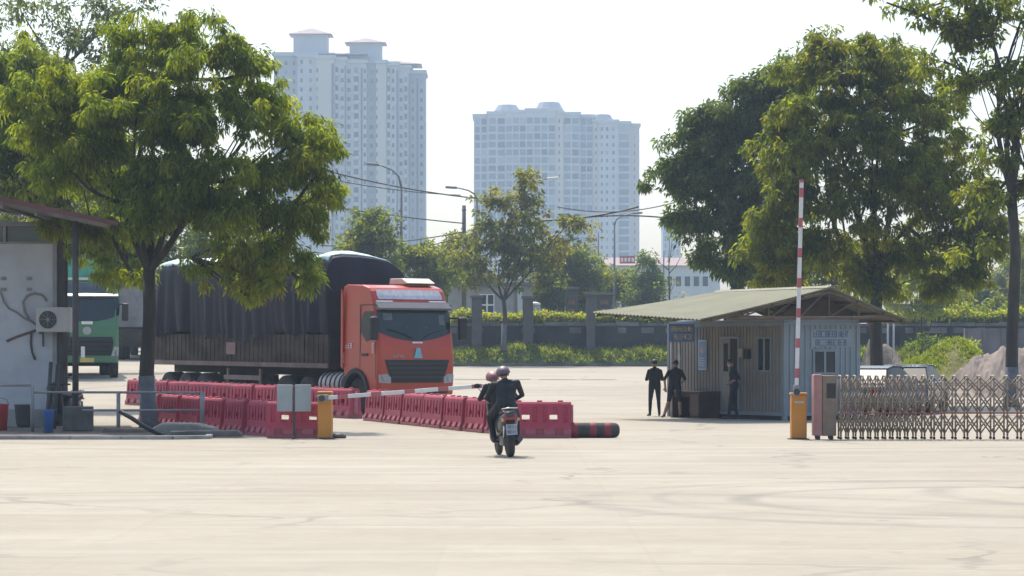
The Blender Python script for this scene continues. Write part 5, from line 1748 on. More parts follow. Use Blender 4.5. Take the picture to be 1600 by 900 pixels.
def person(label, loc, rz, J, tags, mats, hair=True, extra=None, rx=0.0, voxel=.011):
    """J: joints in local metres (y forward). One voxel-fused body, materials assigned by nearest limb."""
    caps = []
    def c(a, ra, b, rb, tg): caps.append((Vector(a), ra, Vector(b), rb, tg))
    pel, che, nk, hd_ = [Vector(J[k]) for k in ('pelvis', 'chest', 'neck', 'head')]
    lat = (Vector(J['sr']) - Vector(J['sl'])).normalized()
    for s in (-1, 1):
        c(pel + lat * s * .07, .115, pel.lerp(che, .45) + lat * s * .065, .105, 'torso')
        c(pel.lerp(che, .45) + lat * s * .065, .105, che + lat * s * .075, .115, 'torso')
        c(che + lat * s * .075, .115, che.lerp(nk, .6) + lat * s * .085, .075, 'torso')
    c(che.lerp(nk, .5), .085, nk, .06, 'torso')
    c(nk, .055, nk.lerp(hd_, .6), .052, 'head')
    f = Vector(J.get('face', (0, 1, 0))).normalized()
    upv = (hd_ - nk).normalized()
    c(hd_ - f * .02 + upv * .03, .086, hd_ + f * .015 + upv * .03, .082, 'head')
    c(hd_ + f * .02, .075, hd_ + f * .045 - upv * .055, .05, 'head')
    c(hd_ + f * .06 - upv * .075, .03, hd_ + f * .065 - upv * .08, .028, 'head')       # chin
    c(hd_ + f * .085 + upv * .03, .012, hd_ + f * .108 - upv * .012, .017, 'head')      # nose
    sdv = f.cross(upv).normalized()
    for s in (-1, 1):
        c(hd_ + sdv * s * .083 + upv * .012 - f * .01, .016, hd_ + sdv * s * .086 - upv * .02 - f * .005, .013, 'head')   # ears
        c(hd_ + f * .078 + sdv * s * .032 + upv * .045, .012, hd_ + f * .076 + sdv * s * .045 + upv * .045, .011, 'head')  # brows
    for sd, S_ in (('l', -1), ('r', 1)):
        sh, el, wr = Vector(J['s' + sd]), Vector(J['e' + sd]), Vector(J['w' + sd])
        c(che.lerp(nk, .5) + lat * S_ * .05, .07, sh, .058, 'sleeve')
        c(sh, .058, el, .044, 'sleeve')
        c(el, .042, wr, .028, 'forearm')
        dr = (wr - el).normalized()
        hp = J.get('h' + sd)
        hdv = (Vector(hp) - wr).normalized() if hp else dr
        pn = hdv.cross(lat if abs(hdv.dot(lat)) < .8 else Vector((0, 1, 0))).normalized()
        wd_ = hdv.cross(pn).normalized()
        for q in (-1, 1): c(wr + wd_ * q * .014, .022, wr + hdv * .075 + wd_ * q * .024, .018, 'hand')
        for i, q in enumerate((-.032, -.011, .011, .031)):
            ln = (.062, .075, .07, .055)[i]
            k0 = wr + hdv * .08 + wd_ * q
            k1 = k0 + hdv * ln * .55 + pn * S_ * .008
            k2 = k1 + (hdv * .75 + pn * .6 * S_).normalized() * ln * .5
            c(k0, .0105, k1, .0098, 'hand'); c(k1, .0098, k2, .0088, 'hand')
        t0_ = wr + hdv * .025 + wd_ * .028
        t1_ = t0_ + (hdv * .6 + wd_ * .7 + pn * S_ * .3).normalized() * .045
        c(t0_, .013, t1_, .0115, 'hand'); c(t1_, .0115, t1_ + (hdv + pn * S_ * .3).normalized() * .03, .010, 'hand')
        hp_, kn, an, to = [Vector(J[k + sd]) for k in ('hip', 'kn', 'an', 'to')]
        c(hp_, .098, kn, .062, 'thigh')
        c(kn, .058, kn.lerp(an, .35), .056, 'shin')
        c(kn.lerp(an, .35), .056, an, .04, 'shin')
        c(an - Vector((0, 0, .02)), .04, to, .032, 'foot')
        c(an + (an - to).normalized() * .03 - Vector((0, 0, .035)), .035, an, .04, 'foot')
    mb = MB()
    for (a, ra, b, rb, tg) in caps: capsule(mb, a, ra, b, rb)
    me = mb.mesh('tmp')
    o = bpy.data.objects.new('person', me); COL.objects.link(o)
    md = o.modifiers.new('fuse', 'REMESH'); md.mode = 'VOXEL'; md.voxel_size = voxel; md.use_smooth_shade = True
    sm = o.modifiers.new('smooth', 'SMOOTH'); sm.iterations = 3; sm.factor = .5
    dg = bpy.context.evaluated_depsgraph_get(); dg.update()
    ne = bpy.data.meshes.new_from_object(o.evaluated_get(dg))
    o.modifiers.clear(); o.data = ne; ne.name = 'person'
    bpy.data.meshes.remove(me)
    ne.materials.clear()
    for m_ in mats: ne.materials.append(m_)
    co = np.empty(len(ne.polygons) * 3); ne.polygons.foreach_get('center', co); co = co.reshape(-1, 3)
    best = np.full(len(co), 1e9); mi = np.zeros(len(co), int)
    for (a, ra, b, rb, tg) in caps:
        A_, B_ = np.array(a), np.array(b)
        ab = B_ - A_; t = np.clip(((co - A_) @ ab) / max(1e-9, ab @ ab), 0, 1)
        dd = np.linalg.norm(co - (A_ + t[:, None] * ab), axis=1) - (ra + (rb - ra) * t)
        w = dd < best
        best[w] = dd[w]; mi[w] = tags[tg]
    ne.polygons.foreach_set('material_index', mi.astype(np.int32))
    ne.polygons.foreach_set('use_smooth', np.ones(len(co), bool))
    o.location = loc; o.rotation_euler = (0, rx, rz)
    tag(o, label, 'person')
    if hair:
        hb_ = MB()
        c0 = hd_ + upv * .045 - f * .022
        hb_.ball((0, 0, 0), (.097, .103, .092), 18, 12)
        vs = []
        rotm = Matrix((sdv, f, upv)).transposed()
        # hair cap: keep upper/back part only
        mh = MB()
        for (x, y, z) in hb_.v: pass
        keep = [i for i, p in enumerate(hb_.v) if p[2] > -.055 + .075 * max(0, p[1] / .1) or p[1] < -.03 and p[2] > -.075]
        ks = set(keep); ix = {i: n for n, i in enumerate(keep)}
        V_ = [c0 + rotm @ Vector(hb_.v[i]) for i in keep]
        F_ = [tuple(ix[i] for i in fc) for fc in hb_.f if all(i in ks for i in fc)]
        mh.add(V_, F_, 0, True)
        ho = mh.build('hair', M_hair, o)
        so = ho.modifiers.new('thick', 'SOLIDIFY'); so.thickness = .012
    if extra: extra(o, hd_, f, upv, sdv)
    return o


TG = dict(torso=0, sleeve=0, head=1, forearm=1, hand=1, thigh=2, shin=2, foot=3)
# person A: arms folded forward at the waist, seen from behind
d = 80.0
J = dict(pelvis=(0, 0, .93), chest=(0, .0, 1.26), neck=(0, .0, 1.44), head=(0, .03, 1.555), face=(.1, 1, -.25),
         sl=(-.17, 0, 1.345), sr=(.17, 0, 1.345), el=(-.25, .03, 1.09), er=(.25, .03, 1.09), wl=(-.10, .22, 1.10), wr=(.10, .22, 1.10),
         hipl=(-.09, 0, .90), hipr=(.09, 0, .90), knl=(-.13, .01, .49), knr=(.12, .02, .49), anl=(-.15, -.02, .075), anr=(.14, 0, .075), tol=(-.18, .14, .032), tor=(.16, .15, .032))
person('person in black T-shirt and dark jeans standing with folded arms, left of the pair', (X(1023, d), d, gz(X(1023, d), d)), R(8), J, TG, [M_shirt, M_skin, M_jean, M_shoe])
# person B: mid-step, dark shorts, bare calves
d = 77.9
J = dict(pelvis=(0, 0, .92), chest=(.02, .02, 1.25), neck=(.03, .03, 1.43), head=(.02, .07, 1.545), face=(-.2, 1, -.3),
         sl=(-.16, .02, 1.34), sr=(.19, .0, 1.345), el=(-.29, -.02, 1.12), er=(.30, .02, 1.12), wl=(-.27, .03, .88), wr=(.16, .15, 1.0),
         hipl=(-.09, 0, .89), hipr=(.10, 0, .89), knl=(-.17, .08, .48), knr=(.15, .0, .48), anl=(-.30, -.04, .085), anr=(.17, -.05, .075), tol=(-.36, .08, .032), tor=(.20, .10, .032))
person('person in black top and dark knee shorts, mid-step by the brown desk', (X(1054, d), d, gz(X(1054, d), d)), R(-5), J, dict(TG, shin=1), [M_shirt, M_skin, M_jean, M_shoe])
# person C: side-on, light face mask, forearm across the waist
d = 75.9
J = dict(pelvis=(0, -.02, .95), chest=(0, .0, 1.28), neck=(0, .03, 1.46), head=(0, .07, 1.575), face=(0, 1, -.2),
         sl=(-.17, .0, 1.365), sr=(.17, -.01, 1.365), el=(-.25, -.12, 1.13), er=(.25, -.12, 1.14), wl=(-.14, .08, 1.02), wr=(.16, .06, 1.03),
         hipl=(-.09, -.02, .91), hipr=(.09, -.02, .91), knl=(-.10, .06, .50), knr=(.10, .01, .50), anl=(-.11, .12, .075), anr=(.11, -.10, .075), tol=(-.12, .27, .032), tor=(.12, .05, .032))


def add_mask(o, hd_, f, upv, sdv):
    m = MB().ball(hd_ + f * .052 - upv * .035, (.058, .058, .05), 14, 9)
    m.build('face_mask', M_mask, o)


person('person in dark uniform and pale face mask, standing side-on by the booth door', (X(1146, d), d, gz(X(1146, d), d)), R(75), J, TG, [M_uniform, M_skin, M_uniform, M_shoe], extra=add_mask)


def helmet(o, hd_, f, upv, sdv, col, vis=True):
    rotm = Matrix((sdv, f, upv)).transposed()
    hb_ = MB(); hb_.ball((0, 0, 0), (.125, .140, .125), 22, 14)
    keep = [i for i, p in enumerate(hb_.v) if p[2] > -.04 - .3 * max(0, -p[1]) * .2]
    ks = set(keep); ix = {i: n for n, i in enumerate(keep)}
    c0 = hd_ + upv * .045
    mh = MB().add([c0 + rotm @ Vector(hb_.v[i]) for i in keep], [tuple(ix[i] for i in fc) for fc in hb_.f if all(i in ks for i in fc)], 0, True)
    ho = mh.build('helmet', col, o)
    so = ho.modifiers.new('thick', 'SOLIDIFY'); so.thickness = .02
    pk = MB().add([c0 + rotm @ Vector(p) for p in ((-.1, .11, -.02), (-.06, .19, -.03), (.06, .19, -.03), (.1, .11, -.02), (-.1, .11, -.035), (-.06, .19, -.045), (.06, .19, -.045), (.1, .11, -.035))],
                  [(0, 1, 2, 3), (4, 7, 6, 5), (0, 4, 5, 1), (1, 5, 6, 2), (2, 6, 7, 3), (3, 7, 4, 0)])
    pk.build('peak', col, ho)


M_mauve = mat('mauve_helmet', (.105, .07, .095), .5, var=.12, scale=14)
M_pink = mat('pink_helmet', (.24, .095, .115), .5, var=.1, scale=14)
M_jacket = mat('black_jacket', (.013, .014, .018), .75, var=.25, scale=9, bump=.35, bump_scale=16)
sl_ = (X(789, sd_), sd_ + .62, 0)
# driver: hands on the grips, feet on the footboard
J = dict(pelvis=(0, -.12, .88), chest=(-.05, .03, 1.16), neck=(-.07, .08, 1.26), head=(-.09, .13, 1.36), face=(-.1, 1, -.1),
         sl=(-.24, .06, 1.24), sr=(.10, .05, 1.25), el=(-.36, .12, 1.03), er=(.30, .14, 1.02), wl=(-.315, .31, 1.035), wr=(.315, .31, 1.035), hl=(-.33, .40, 1.03), hr=(.33, .40, 1.03),
         hipl=(-.10, -.10, .86), hipr=(.10, -.10, .86), knl=(-.17, .30, .70), knr=(.17, .30, .70), anl=(-.12, .16, .375), anr=(.12, .16, .375), tol=(-.13, .30, .335), tor=(.13, .30, .335))
person('person in pinkish helmet driving the scooter, leaning left', sl_, R(9), J, dict(TG, forearm=0), [M_jacket, M_skin, M_jean, M_shoe], hair=False, rx=R(-4), extra=lambda *a: helmet(*a, M_pink))
# passenger: wide black jacket, one arm round the driver, one down
J = dict(pelvis=(0, -.50, .90), chest=(.03, -.42, 1.18), neck=(.03, -.38, 1.335), head=(.02, -.35, 1.43), face=(.1, 1, -.05),
         sl=(-.19, -.42, 1.27), sr=(.24, -.42, 1.28), el=(-.30, -.30, 1.05), er=(.33, -.32, 1.06), wl=(-.22, -.08, .98), wr=(.24, -.10, .98),
         hipl=(-.11, -.48, .88), hipr=(.11, -.48, .88), knl=(-.24, -.10, .70), knr=(.24, -.10, .70), anl=(-.21, -.22, .345), anr=(.21, -.22, .345), tol=(-.22, -.09, .305), tor=(.22, -.09, .305))
person('person in black jacket and mauve helmet riding pillion on the scooter', sl_, R(9), J, dict(TG, forearm=0), [M_jacket, M_skin, M_jean, M_shoe], hair=True, rx=R(-4), extra=lambda *a: helmet(*a, M_mauve))

# ------------------------------------------------------------------ water-filled plastic barriers
M_barr = mat('crimson_plastic', (.37, .018, .055), .55, var=.18, scale=2.2, dirt=(.24, .035, .06), dirt_amt=.6, dirt_scale=1.6)
BL = 1.36
nt = M_barr.node_tree                                   # every barrier has faded by its own amount, and is dusty at the foot
pb = nt.nodes['Principled BSDF']
src = pb.inputs['Base Color'].links[0].from_socket
oi = nt.nodes.new('ShaderNodeObjectInfo')
mr = nt.nodes.new('ShaderNodeMapRange'); mr.inputs[4].default_value = .20
nt.links.new(oi.outputs['Random'], mr.inputs[0])
mx = nt.nodes.new('ShaderNodeMixRGB'); mx.inputs[2].default_value = (.46, .09, .13, 1)
nt.links.new(mr.outputs[0], mx.inputs[0]); nt.links.new(src, mx.inputs[1])
tc = nt.nodes.new('ShaderNodeTexCoord'); sx = nt.nodes.new('ShaderNodeSeparateXYZ'); nt.links.new(tc.outputs['Object'], sx.inputs[0])
nz = nt.nodes.new('ShaderNodeTexNoise'); nz.inputs['Scale'].default_value = 6; nt.links.new(tc.outputs['Object'], nz.inputs['Vector'])
ad_ = nt.nodes.new('ShaderNodeMath'); ad_.operation = 'MULTIPLY_ADD'; ad_.inputs[1].default_value = -.35; nt.links.new(nz.outputs[0], ad_.inputs[0]); nt.links.new(sx.outputs[2], ad_.inputs[2])
m2 = nt.nodes.new('ShaderNodeMapRange'); m2.inputs[1].default_value = -.16; m2.inputs[2].default_value = .12; m2.inputs[3].default_value = .38; m2.inputs[4].default_value = 0
nt.links.new(ad_.outputs[0], m2.inputs[0])
mx2 = nt.nodes.new('ShaderNodeMixRGB'); mx2.inputs[2].default_value = (.26, .20, .17, 1)
nt.links.new(m2.outputs[0], mx2.inputs[0]); nt.links.new(mx.outputs[0], mx2.inputs[1]); nt.links.new(mx2.outputs[0], pb.inputs['Base Color'])


def barrier_mesh():
    L = BL / 2
    prof = [(-.23, 0), (-.235, .10), (-.185, .20), (-.155, .60), (-.14, .73), (-.10, .78), (.10, .78), (.14, .73), (.155, .60), (.185, .20), (.235, .10), (.23, 0)]
    b = MB().prism(prof, 'x', -L, L)
    body = b.build('tmp', M_barr)
    cut = MB()
    for s in (-1, 1):
        for k in range(6):
            x = -L + .13 + k * (BL - .26) / 5
            cut.box(x - .045, x + .045, s * .13 if s > 0 else -.3, s * .3 if s > 0 else -.13, .34, .66)
        for k in range(3):
            x = (k - 1) * .42
            cut.box(x - .09, x + .09, s * .165 if s > 0 else -.3, s * .3 if s > 0 else -.165, .06, .2)
    c1 = cut.build('tmp', M_barr)
    holes = MB()
    for x in (-.3, .3): holes.box(x - .09, x + .09, -.5, .5, .40, .50)
    c2 = holes.build('tmp', M_barr)
    for c in (c1, c2):
        md = body.modifiers.new('cut', 'BOOLEAN'); md.operation = 'DIFFERENCE'; md.solver = 'EXACT'; md.object = c
    bv = body.modifiers.new('bevel', 'BEVEL'); bv.width = .012; bv.segments = 2; bv.limit_method = 'ANGLE'
    dg = bpy.context.evaluated_depsgraph_get(); dg.update()
    me = bpy.data.meshes.new_from_object(body.evaluated_get(dg))
    for o in (body, c1, c2): bpy.data.objects.remove(o)
    me.name = 'plastic_barrier'
    return me


BM = barrier_mesh()
BM.materials.clear(); BM.materials.append(M_barr)
q = MB().lathe([(.06, .775), (.06, .80), (.05, .815)], 'z', (0, 0, 0), 14)
FILL = q.mesh('filler_cap'); FILL.materials.append(M_barr)
q = MB()
q.box(BL / 2 + .002, BL / 2 + .03, -.05, .05, .12, .68)
q.tube([(BL / 2 + .028, 0, .1), (BL / 2 + .028, 0, .72)], .025, 8)
JOIN = q.mesh('link_pin'); JOIN.materials.append(mat('faded_pink_plastic', (.40, .16, .19), .6, var=.15))


def barrier(loc, rz, label, group):
    o = bpy.data.objects.new('plastic_barrier', BM); COL.objects.link(o)
    o.location = loc; o.rotation_euler = (random.uniform(-.01, .01), random.uniform(-.012, .012), rz + random.uniform(-.055, .055))
    for x in (-.45, 0, .45): link('filler_cap', FILL, o, loc=(x, 0, 0))
    link('link_pin', JOIN, o)
    return tag(o, label, 'barrier', group)


ORD = ['first', 'second', 'third', 'fourth', 'fifth', 'sixth', 'seventh', 'eighth', 'ninth', 'tenth', 'eleventh']


def row(p0, d0, p1, d1, n, lab, group):
    A, B = Vector((X(p0, d0), d0, 0)), Vector((X(p1, d1), d1, 0))
    dv = (B - A) / n
    rz = math.atan2(dv.y, dv.x)
    for i in range(n):
        c = A + dv * (i + .5)
        barrier((c.x, c.y, gz(c.x, c.y)), rz, 'crimson plastic barrier, ' + ORD[i] + ' ' + lab, group)


row(206, 83, 554, 71.4, 10, 'from the hut end of the far row before the truck', 'far row of barriers')
row(226, 67.8, 432, 59.2, 6, 'from the tree trunk in the near row', 'near row of barriers')
row(580, 70, 806, 60.6, 7, 'from the truck\'s front wheel in the row towards the scooter', 'middle row of barriers')
d = 58.0
barrier((X(467, d), d, 0), R(1), 'crimson plastic barrier seen broadside, with two see-through slots, under the grey double panel', None)
d = 58.2
barrier((X(843, d), d, 0), R(-1), 'crimson plastic barrier seen broadside right of the scooter, beside the striped rubber roll', None)

# striped rubber roll
M_rub = mat('dark_rubber_roll', (.045, .042, .040), .85, var=.3, scale=6)
M_rubr = mat('dark_red_band', (.22, .025, .04), .7, var=.2, scale=6)
d = 58.2
r = .165
t = thing('rubber_roll', 'dark rubber roll with dull red bands lying beside the broadside barrier', 'bumper roll', (X(928, d), d, r))
m = MB().lathe([(r * .96, -.56), (r, -.54), (r, .40), (r * .95, .48), (r * .75, .53), (r * .4, .555), (.02, .56)], 'x', (0, 0, 0), 22)
m.build('roll', M_rub, t)
for x in (-.42, -.02, .30):
    MB().lathe([(r + .002, x - .07), (r + .005, x - .065), (r + .005, x + .065), (r + .002, x + .07)], 'x', (0, 0, 0), 22).build('red_band', M_rubr, t)

# grey double panel on a stand behind the broadside barrier
d = 57.6
t = thing('double_panel', 'two blank grey panels side by side standing over the broadside barrier', 'sign panel', (X(460, d), d, 0))
M_panel = mat('grey_panel', (.30, .34, .35), .55, var=.06, scale=3, dirt=(.22, .25, .26), dirt_amt=.4)
z0, z1_ = Z(643, d), Z(601, d)
for a, b in ((433, 457), (461, 486)):
    MB().box(X(a, d) - t.location.x, X(b, d) - t.location.x, -.03, .03, z0, z1_).build('panel', M_panel, t, bevel=.01)
m = MB()
m.box(-.03, .02, -.015, .02, 0, z1_ - .02)
m.box(-.03, .02, -.35, .0, 0.0, .05)
m.build('stand', M_dsteel, t)

# ------------------------------------------------------------------ barrier gates
M_orange = mat('orange_cabinet', (.56, .23, .025), .5, var=.1, scale=2, dirt=(.40, .19, .05), dirt_amt=.5, dirt_scale=1.6)
M_armw = mat('arm_white', (.62, .60, .60), .5, var=.06, scale=3)
M_armr = mat('arm_red', (.38, .10, .11), .5, var=.1, scale=3)


def boom(label, px, d, w, ztop, a, b, nstripe, seg_red=.35, cat='barrier gate'):
    t = thing('boom_gate', label, cat, (X(px, d), d, 0), group='boom gates')
    ox = t.location.x
    MB().box(-w / 2, w / 2, -.14, .16, .02, ztop).build('cabinet', M_orange, t, bevel=.02)
    MB().box(-w / 2 - .015, w / 2 + .015, -.155, .175, ztop + .003, ztop + .05).build('cabinet_lid', M_orange, t, bevel=.015)
    MB().box(-w / 2 - .05, w / 2 + .05, -.2, .22, 0, .019).build('base_plate', M_dsteel, t)
    m = MB().box(-w * .3, w * .3, -.152, -.143, ztop * .82, ztop * .86)
    m.build('badge', M_alu, t)
    MB().box(-w * .42, w * .42, -.146, -.1405, .1, ztop * .78).build('door_panel', M_orange, t)
    A = Vector((X(a[0], d) - ox, -.2, Z(a[1], d))); B = Vector((X(b[0], d) - ox, -.2, Z(b[1], d)))
    u = (B - A).normalized(); ln = (B - A).length
    nrm = Vector((0, 1, 0)).cross(u)
    MB().obox(A + u * .02, u, (0, 1, 0), nrm, .12, .045, .07).build('arm_clamp', M_metal, t, bevel=.015)
    MB().lathe([(.07, -.26), (.07, -.15)], 'y', (A.x, 0, A.z), 16).build('pivot', M_dsteel, t)
    arm = MB().obox(A + u * (ln / 2 + .05), u, (0, 1, 0), nrm, ln / 2 - .05, .022, .042).build('arm', M_armw, t, bevel=.008)
    for k in range(nstripe):
        c = A + u * (ln * (k + .62) / nstripe)
        MB().obox(c, u, (0, 1, 0), nrm, seg_red / 2, .0245, .0445).build('red_stripe', M_armr, arm)
    MB().obox(B, u, (0, 1, 0), nrm, .03, .03, .05).build('end_cap', M_armr, arm)
    return t


boom('orange boom gate cabinet with its arm lowered across the lane', 508, 57.5, .30, .97, (504, 622), (765, 602), 5, .22)
d = 57.5
boom('orange boom gate cabinet with its striped arm raised upright by the folding gate', 1247.5, 57.2, .33, .94, (1243, 612), (1251, 284), 7, .20)
tag(MB().lathe([(.16, 0), (.17, .05), (.10, .10), (.04, .12)], 'z', seg=14).build('base_weight', M_dsteel, loc=(X(529, 57.9), 57.9, 0)), 'small dark weight on the ground right of the lowered boom\'s cabinet', 'weight')

# ------------------------------------------------------------------ folding gate
d = 57.0
M_ss = mat('brushed_steel_bar', (.20, .15, .105), .55, metal=.1, var=.2, scale=5, dirt=(.20, .15, .11), dirt_amt=.6, dirt_scale=2)
M_ss2 = mat('brushed_steel_frame', (.29, .23, .17), .5, metal=.1, var=.15, scale=5, dirt=(.25, .18, .14), dirt_amt=.5, dirt_scale=2)
M_redband = mat('red_band', (.30, .05, .05), .6, var=.2)
fg = thing('folding_gate', 'stainless steel folding lattice gate drawn half open at the right', 'gate', (X(1270, d), d, 0))
ox = fg.location.x
s = d / FPX
w = lambda px: X(px, d) - ox
MB().box(0, w(1283), -.22, .22, .08, 1.38).build('gate_head', mat('head_red_steel', (.34, .16, .15), .5, var=.2, scale=3), fg, bevel=.02)
MB().box(w(1283) + .004, w(1305), -.2, .2, .08, 1.36).build('head_cabinet', M_ss, fg, bevel=.015)
MB().box(w(1290), w(1304), -.215, -.203, Z(622, d), Z(599, d)).build('display', glassmat('display_dark', (.02, .02, .022), .1), fg)
for x in (.1, .38):
    for y in (-.14, .14): MB().lathe([(.04, -.02), (.045, -.015), (.045, .015), (.04, .02)], 'y', (x, y, .045), 12).build('castor', M_rubber, fg)
xs = []
px = 1312
while px < 1650:
    xs.append(px)
    px += 11.5 + 9.5 * min(1, max(0, (px - 1400) / 120))
for i, px in enumerate(xs):
    x = w(px)
    m = MB()
    for y in (-.2, .2):
        m.tube([(x, y, .07), (x, y, 1.30)], .021, 7)
    m.tube([(x, -.2, 1.30), (x, -.15, 1.35), (x, .15, 1.35), (x, .2, 1.30)], .021, 7)
    m.box(x - .015, x + .015, -.19, .19, .55, .585)
    f_ = m.build('frame', M_ss2, fg)
    for y in (-.2, .2):
        MB().lathe([(.028, -.02), (.033, 0), (.028, .02)], 'y', (x, y, .036), 10).build('castor', M_rubber, f_)
for i in range(len(xs) - 1):
    a, b = w(xs[i]), w(xs[i + 1])
    m = MB()
    for y in (-.225, .225):
        for (z0, z1_) in ((.14, .53), (.60, 1.0)):
            m.tube([(a, y, z0), (b, y, z1_)], .016, 5)
            m.tube([(a, y + .02, z1_), (b, y + .02, z0)], .016, 5)
        m.tube([(a, y, 1.02), (b, y, 1.32)], .014, 5)
        m.tube([(a, y + .02, 1.32), (b, y + .02, 1.02)], .014, 5)
    m.tube([((a + b) / 2, -.23, .80), ((a + b) / 2, .25, .80)], .009, 5)
    m.tube([((a + b) / 2, -.23, .335), ((a + b) / 2, .25, .335)], .009, 5)
    m.build('lattice', M_ss, fg)
m = MB()
for i in range(len(xs) - 1):
    a, b = w(xs[i]), w(xs[i + 1])
    m.box(a + .02, b - .02, -.235, -.222, .55, .58)
m.build('red_band', M_redband, fg)

# ------------------------------------------------------------------ guard booth (a ribbed cabin under a larger canopy roof)
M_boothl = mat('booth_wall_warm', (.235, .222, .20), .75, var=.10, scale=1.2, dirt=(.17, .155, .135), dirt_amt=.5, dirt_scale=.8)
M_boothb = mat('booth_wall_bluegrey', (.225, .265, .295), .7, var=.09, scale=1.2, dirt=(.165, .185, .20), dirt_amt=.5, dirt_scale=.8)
M_trim = mat('booth_trim_blue', (.20, .24, .27), .6, var=.1, scale=2)
M_olive = mat('olive_roof_sheet', (.18, .183, .115), .75, var=.16, scale=.9, dirt=(.125, .128, .088), dirt_amt=.7, dirt_scale=.5)
M_wood = mat('dark_timber', (.07, .05, .038), .9, var=.3, scale=3)
M_wood2 = mat('brown_truss', (.12, .085, .06), .9, var=.3, scale=3)
bo = thing('guard_booth', 'ribbed grey guard booth under a wide olive canopy roof', 'booth', (7.54, 74.5, 0), R(28))
BLn, BW, B0, B1 = 6.06, 2.44, .14, 2.72
MB().box(.03, BW - .03, .03, BLn - .03, 0, B0 - .003).build('plinth', M_frame, bo)
MB().box(.03, BW, .03, BLn, B0, B1).build('wall', M_boothl, bo)
# ribs on the long wall, facing left
m = MB()
y = .12
while y < BLn - .1:
    if not (.55 < y < 1.42 or 2.25 < y < 3.15):
        m.box(.010, .027, y, y + .055, B0 + .1, B1 - .1)
    else:
        m.box(.0, .027, y, y + .055, 2.36, B1 - .1)
        if y < 2: m.box(.0, .027, y, y + .055, B0 + .1, 1.28)
    y += .165
m.build('ribbed_cladding', M_boothl, bo)
m = MB()
m.box(.0, BW, -.03, .027, B0, B1)
m.build('end_wall', M_boothb, bo)
m = MB()
x = .16
while x < BW - .12:
    for (z0, z1_) in (((B0 + .1, 1.22), (2.0, 2.03), (2.55, B1 - .08)) if .8 < x < 1.78 else ((B0 + .1, 2.03), (2.55, B1 - .08)) if .7 < x < 2.2 else ((B0 + .1, B1 - .08),)):
        m.box(x, x + .06, -.058, -.033, z0, z1_)
    x += .17
m.build('ribbed_cladding', M_boothb, bo)
for (x, y) in ((-.04, -.065), (BW - .04, -.065), (-.04, BLn - .02)):
    MB().box(x, x + .12, y, y + .12, 0, B1 + .02).build('corner_post', M_trim, bo)
m = MB()
m.box(-.03, .025, .06, BLn - .03, B1 - .08, B1 + .03).box(.085, BW - .045, -.07, -.062, B1 - .07, B1 + .03)
m.box(-.03, .025, .06, BLn - .03, B0 - .02, B0 + .08).box(.085, BW - .045, -.07, -.062, B0 - .02, B0 + .08)
m.build('trim', M_trim, bo)
MB().box(-.02, BW + .04, -.05, BLn, B1 + .033, B1 + .09).build('cabin_roof', M_boothb, bo)


def booth_window(x, y0, y1, z0, z1_, along='y', off=0):
    fr = MB()
    if along == 'y':
        bx = lambda a, b, c, e, t: fr.box(x - t, x, a, b, c, e)
    else:
        bx = lambda a, b, c, e, t: fr.box(a, b, x - t, x, c, e)
    t = .05
    bx(y0, y1, z0, z0 + .05, t); bx(y0, y1, z1_ - .05, z1_, t); bx(y0, y0 + .06, z0 + .051, z1_ - .051, t); bx(y1 - .06, y1, z0 + .051, z1_ - .051, t)
    mid = (y0 + y1) / 2
    bx(mid - .035, mid + .035, z0 + .051, z1_ - .051, t * .9)
    f_ = fr.build('window', M_trim, bo)
    g_ = MB()
    if along == 'y': g_.box(x - .02, x - .003, y0 + .061, y1 - .061, z0 + .051, z1_ - .051)
    else: g_.box(y0 + .061, y1 - .061, x - .02, x - .003, z0 + .051, z1_ - .051)
    g_.build('pane', M_pane, f_)


booth_window(.025, .62, 1.36, 1.34, 2.32)
booth_window(-.033, .92, 1.72, 1.28, 1.96, 'x')
# door: dark inside seen through half-open leaf
MB().box(-.006, .024, 2.3, 3.1, B0 + .09, 2.28).build('door_opening', mat('dark_inside', (.02, .02, .022), .9), bo)
m = MB().box(-.05, .02, 2.24, 2.298, B0 + .08, 2.34).box(-.05, .02, 3.102, 3.16, B0 + .08, 2.34).box(-.05, .02, 2.299, 3.101, 2.282, 2.34)
m.build('door_frame', M_trim, bo)
dm = MB().box(-.045, -.01, 2.72, 3.098, B0 + .1, 2.27)
dr = dm.build('door', M_boothl, bo)
MB().box(-.052, -.0455, 2.80, 3.03, 1.35, 2.15).build('pane', M_pane, dr)
MB().tube([(-.06, 2.76, 1.0), (-.06, 2.76, 1.14)], .014, 6).build('handle', M_alu, dr)
MB().box(-.10, .024, 1.98, 2.16, 1.75, 2.0).build('meter_box', mat('meter_yellowgrey', (.30, .27, .18), .6), bo)
MB().box(-.09, .024, 1.72, 1.92, 1.7, 1.98).build('dark_box', M_frame, bo)
# faded wall notice on the end wall: two lines of blue lettering
nb = MB().box(.86, 2.2, -.062, -.034, 2.05, 2.52).build('notice_board', mat('notice_greyblue', (.24, .285, .33), .6, var=.06), bo)
m = MB()
pf_ = lambda u, w_, t: (u, -.063 - t, w_)
glyphs(m, .92, 2.14, 2.32, 2.48, 9, pf_, 11, th=.006)
glyphs(m, 1.0, 2.06, 2.09, 2.24, 7, pf_, 12, th=.006)
m.build('lettering', mat('faded_blue_ink', (.07, .11, .19), .6), nb)

# canopy roof, its own piece of the booth
RX, RZ = 1.0, 3.66
EL, ER = -3.25, 3.65
y0, y1 = -.85, 5.0


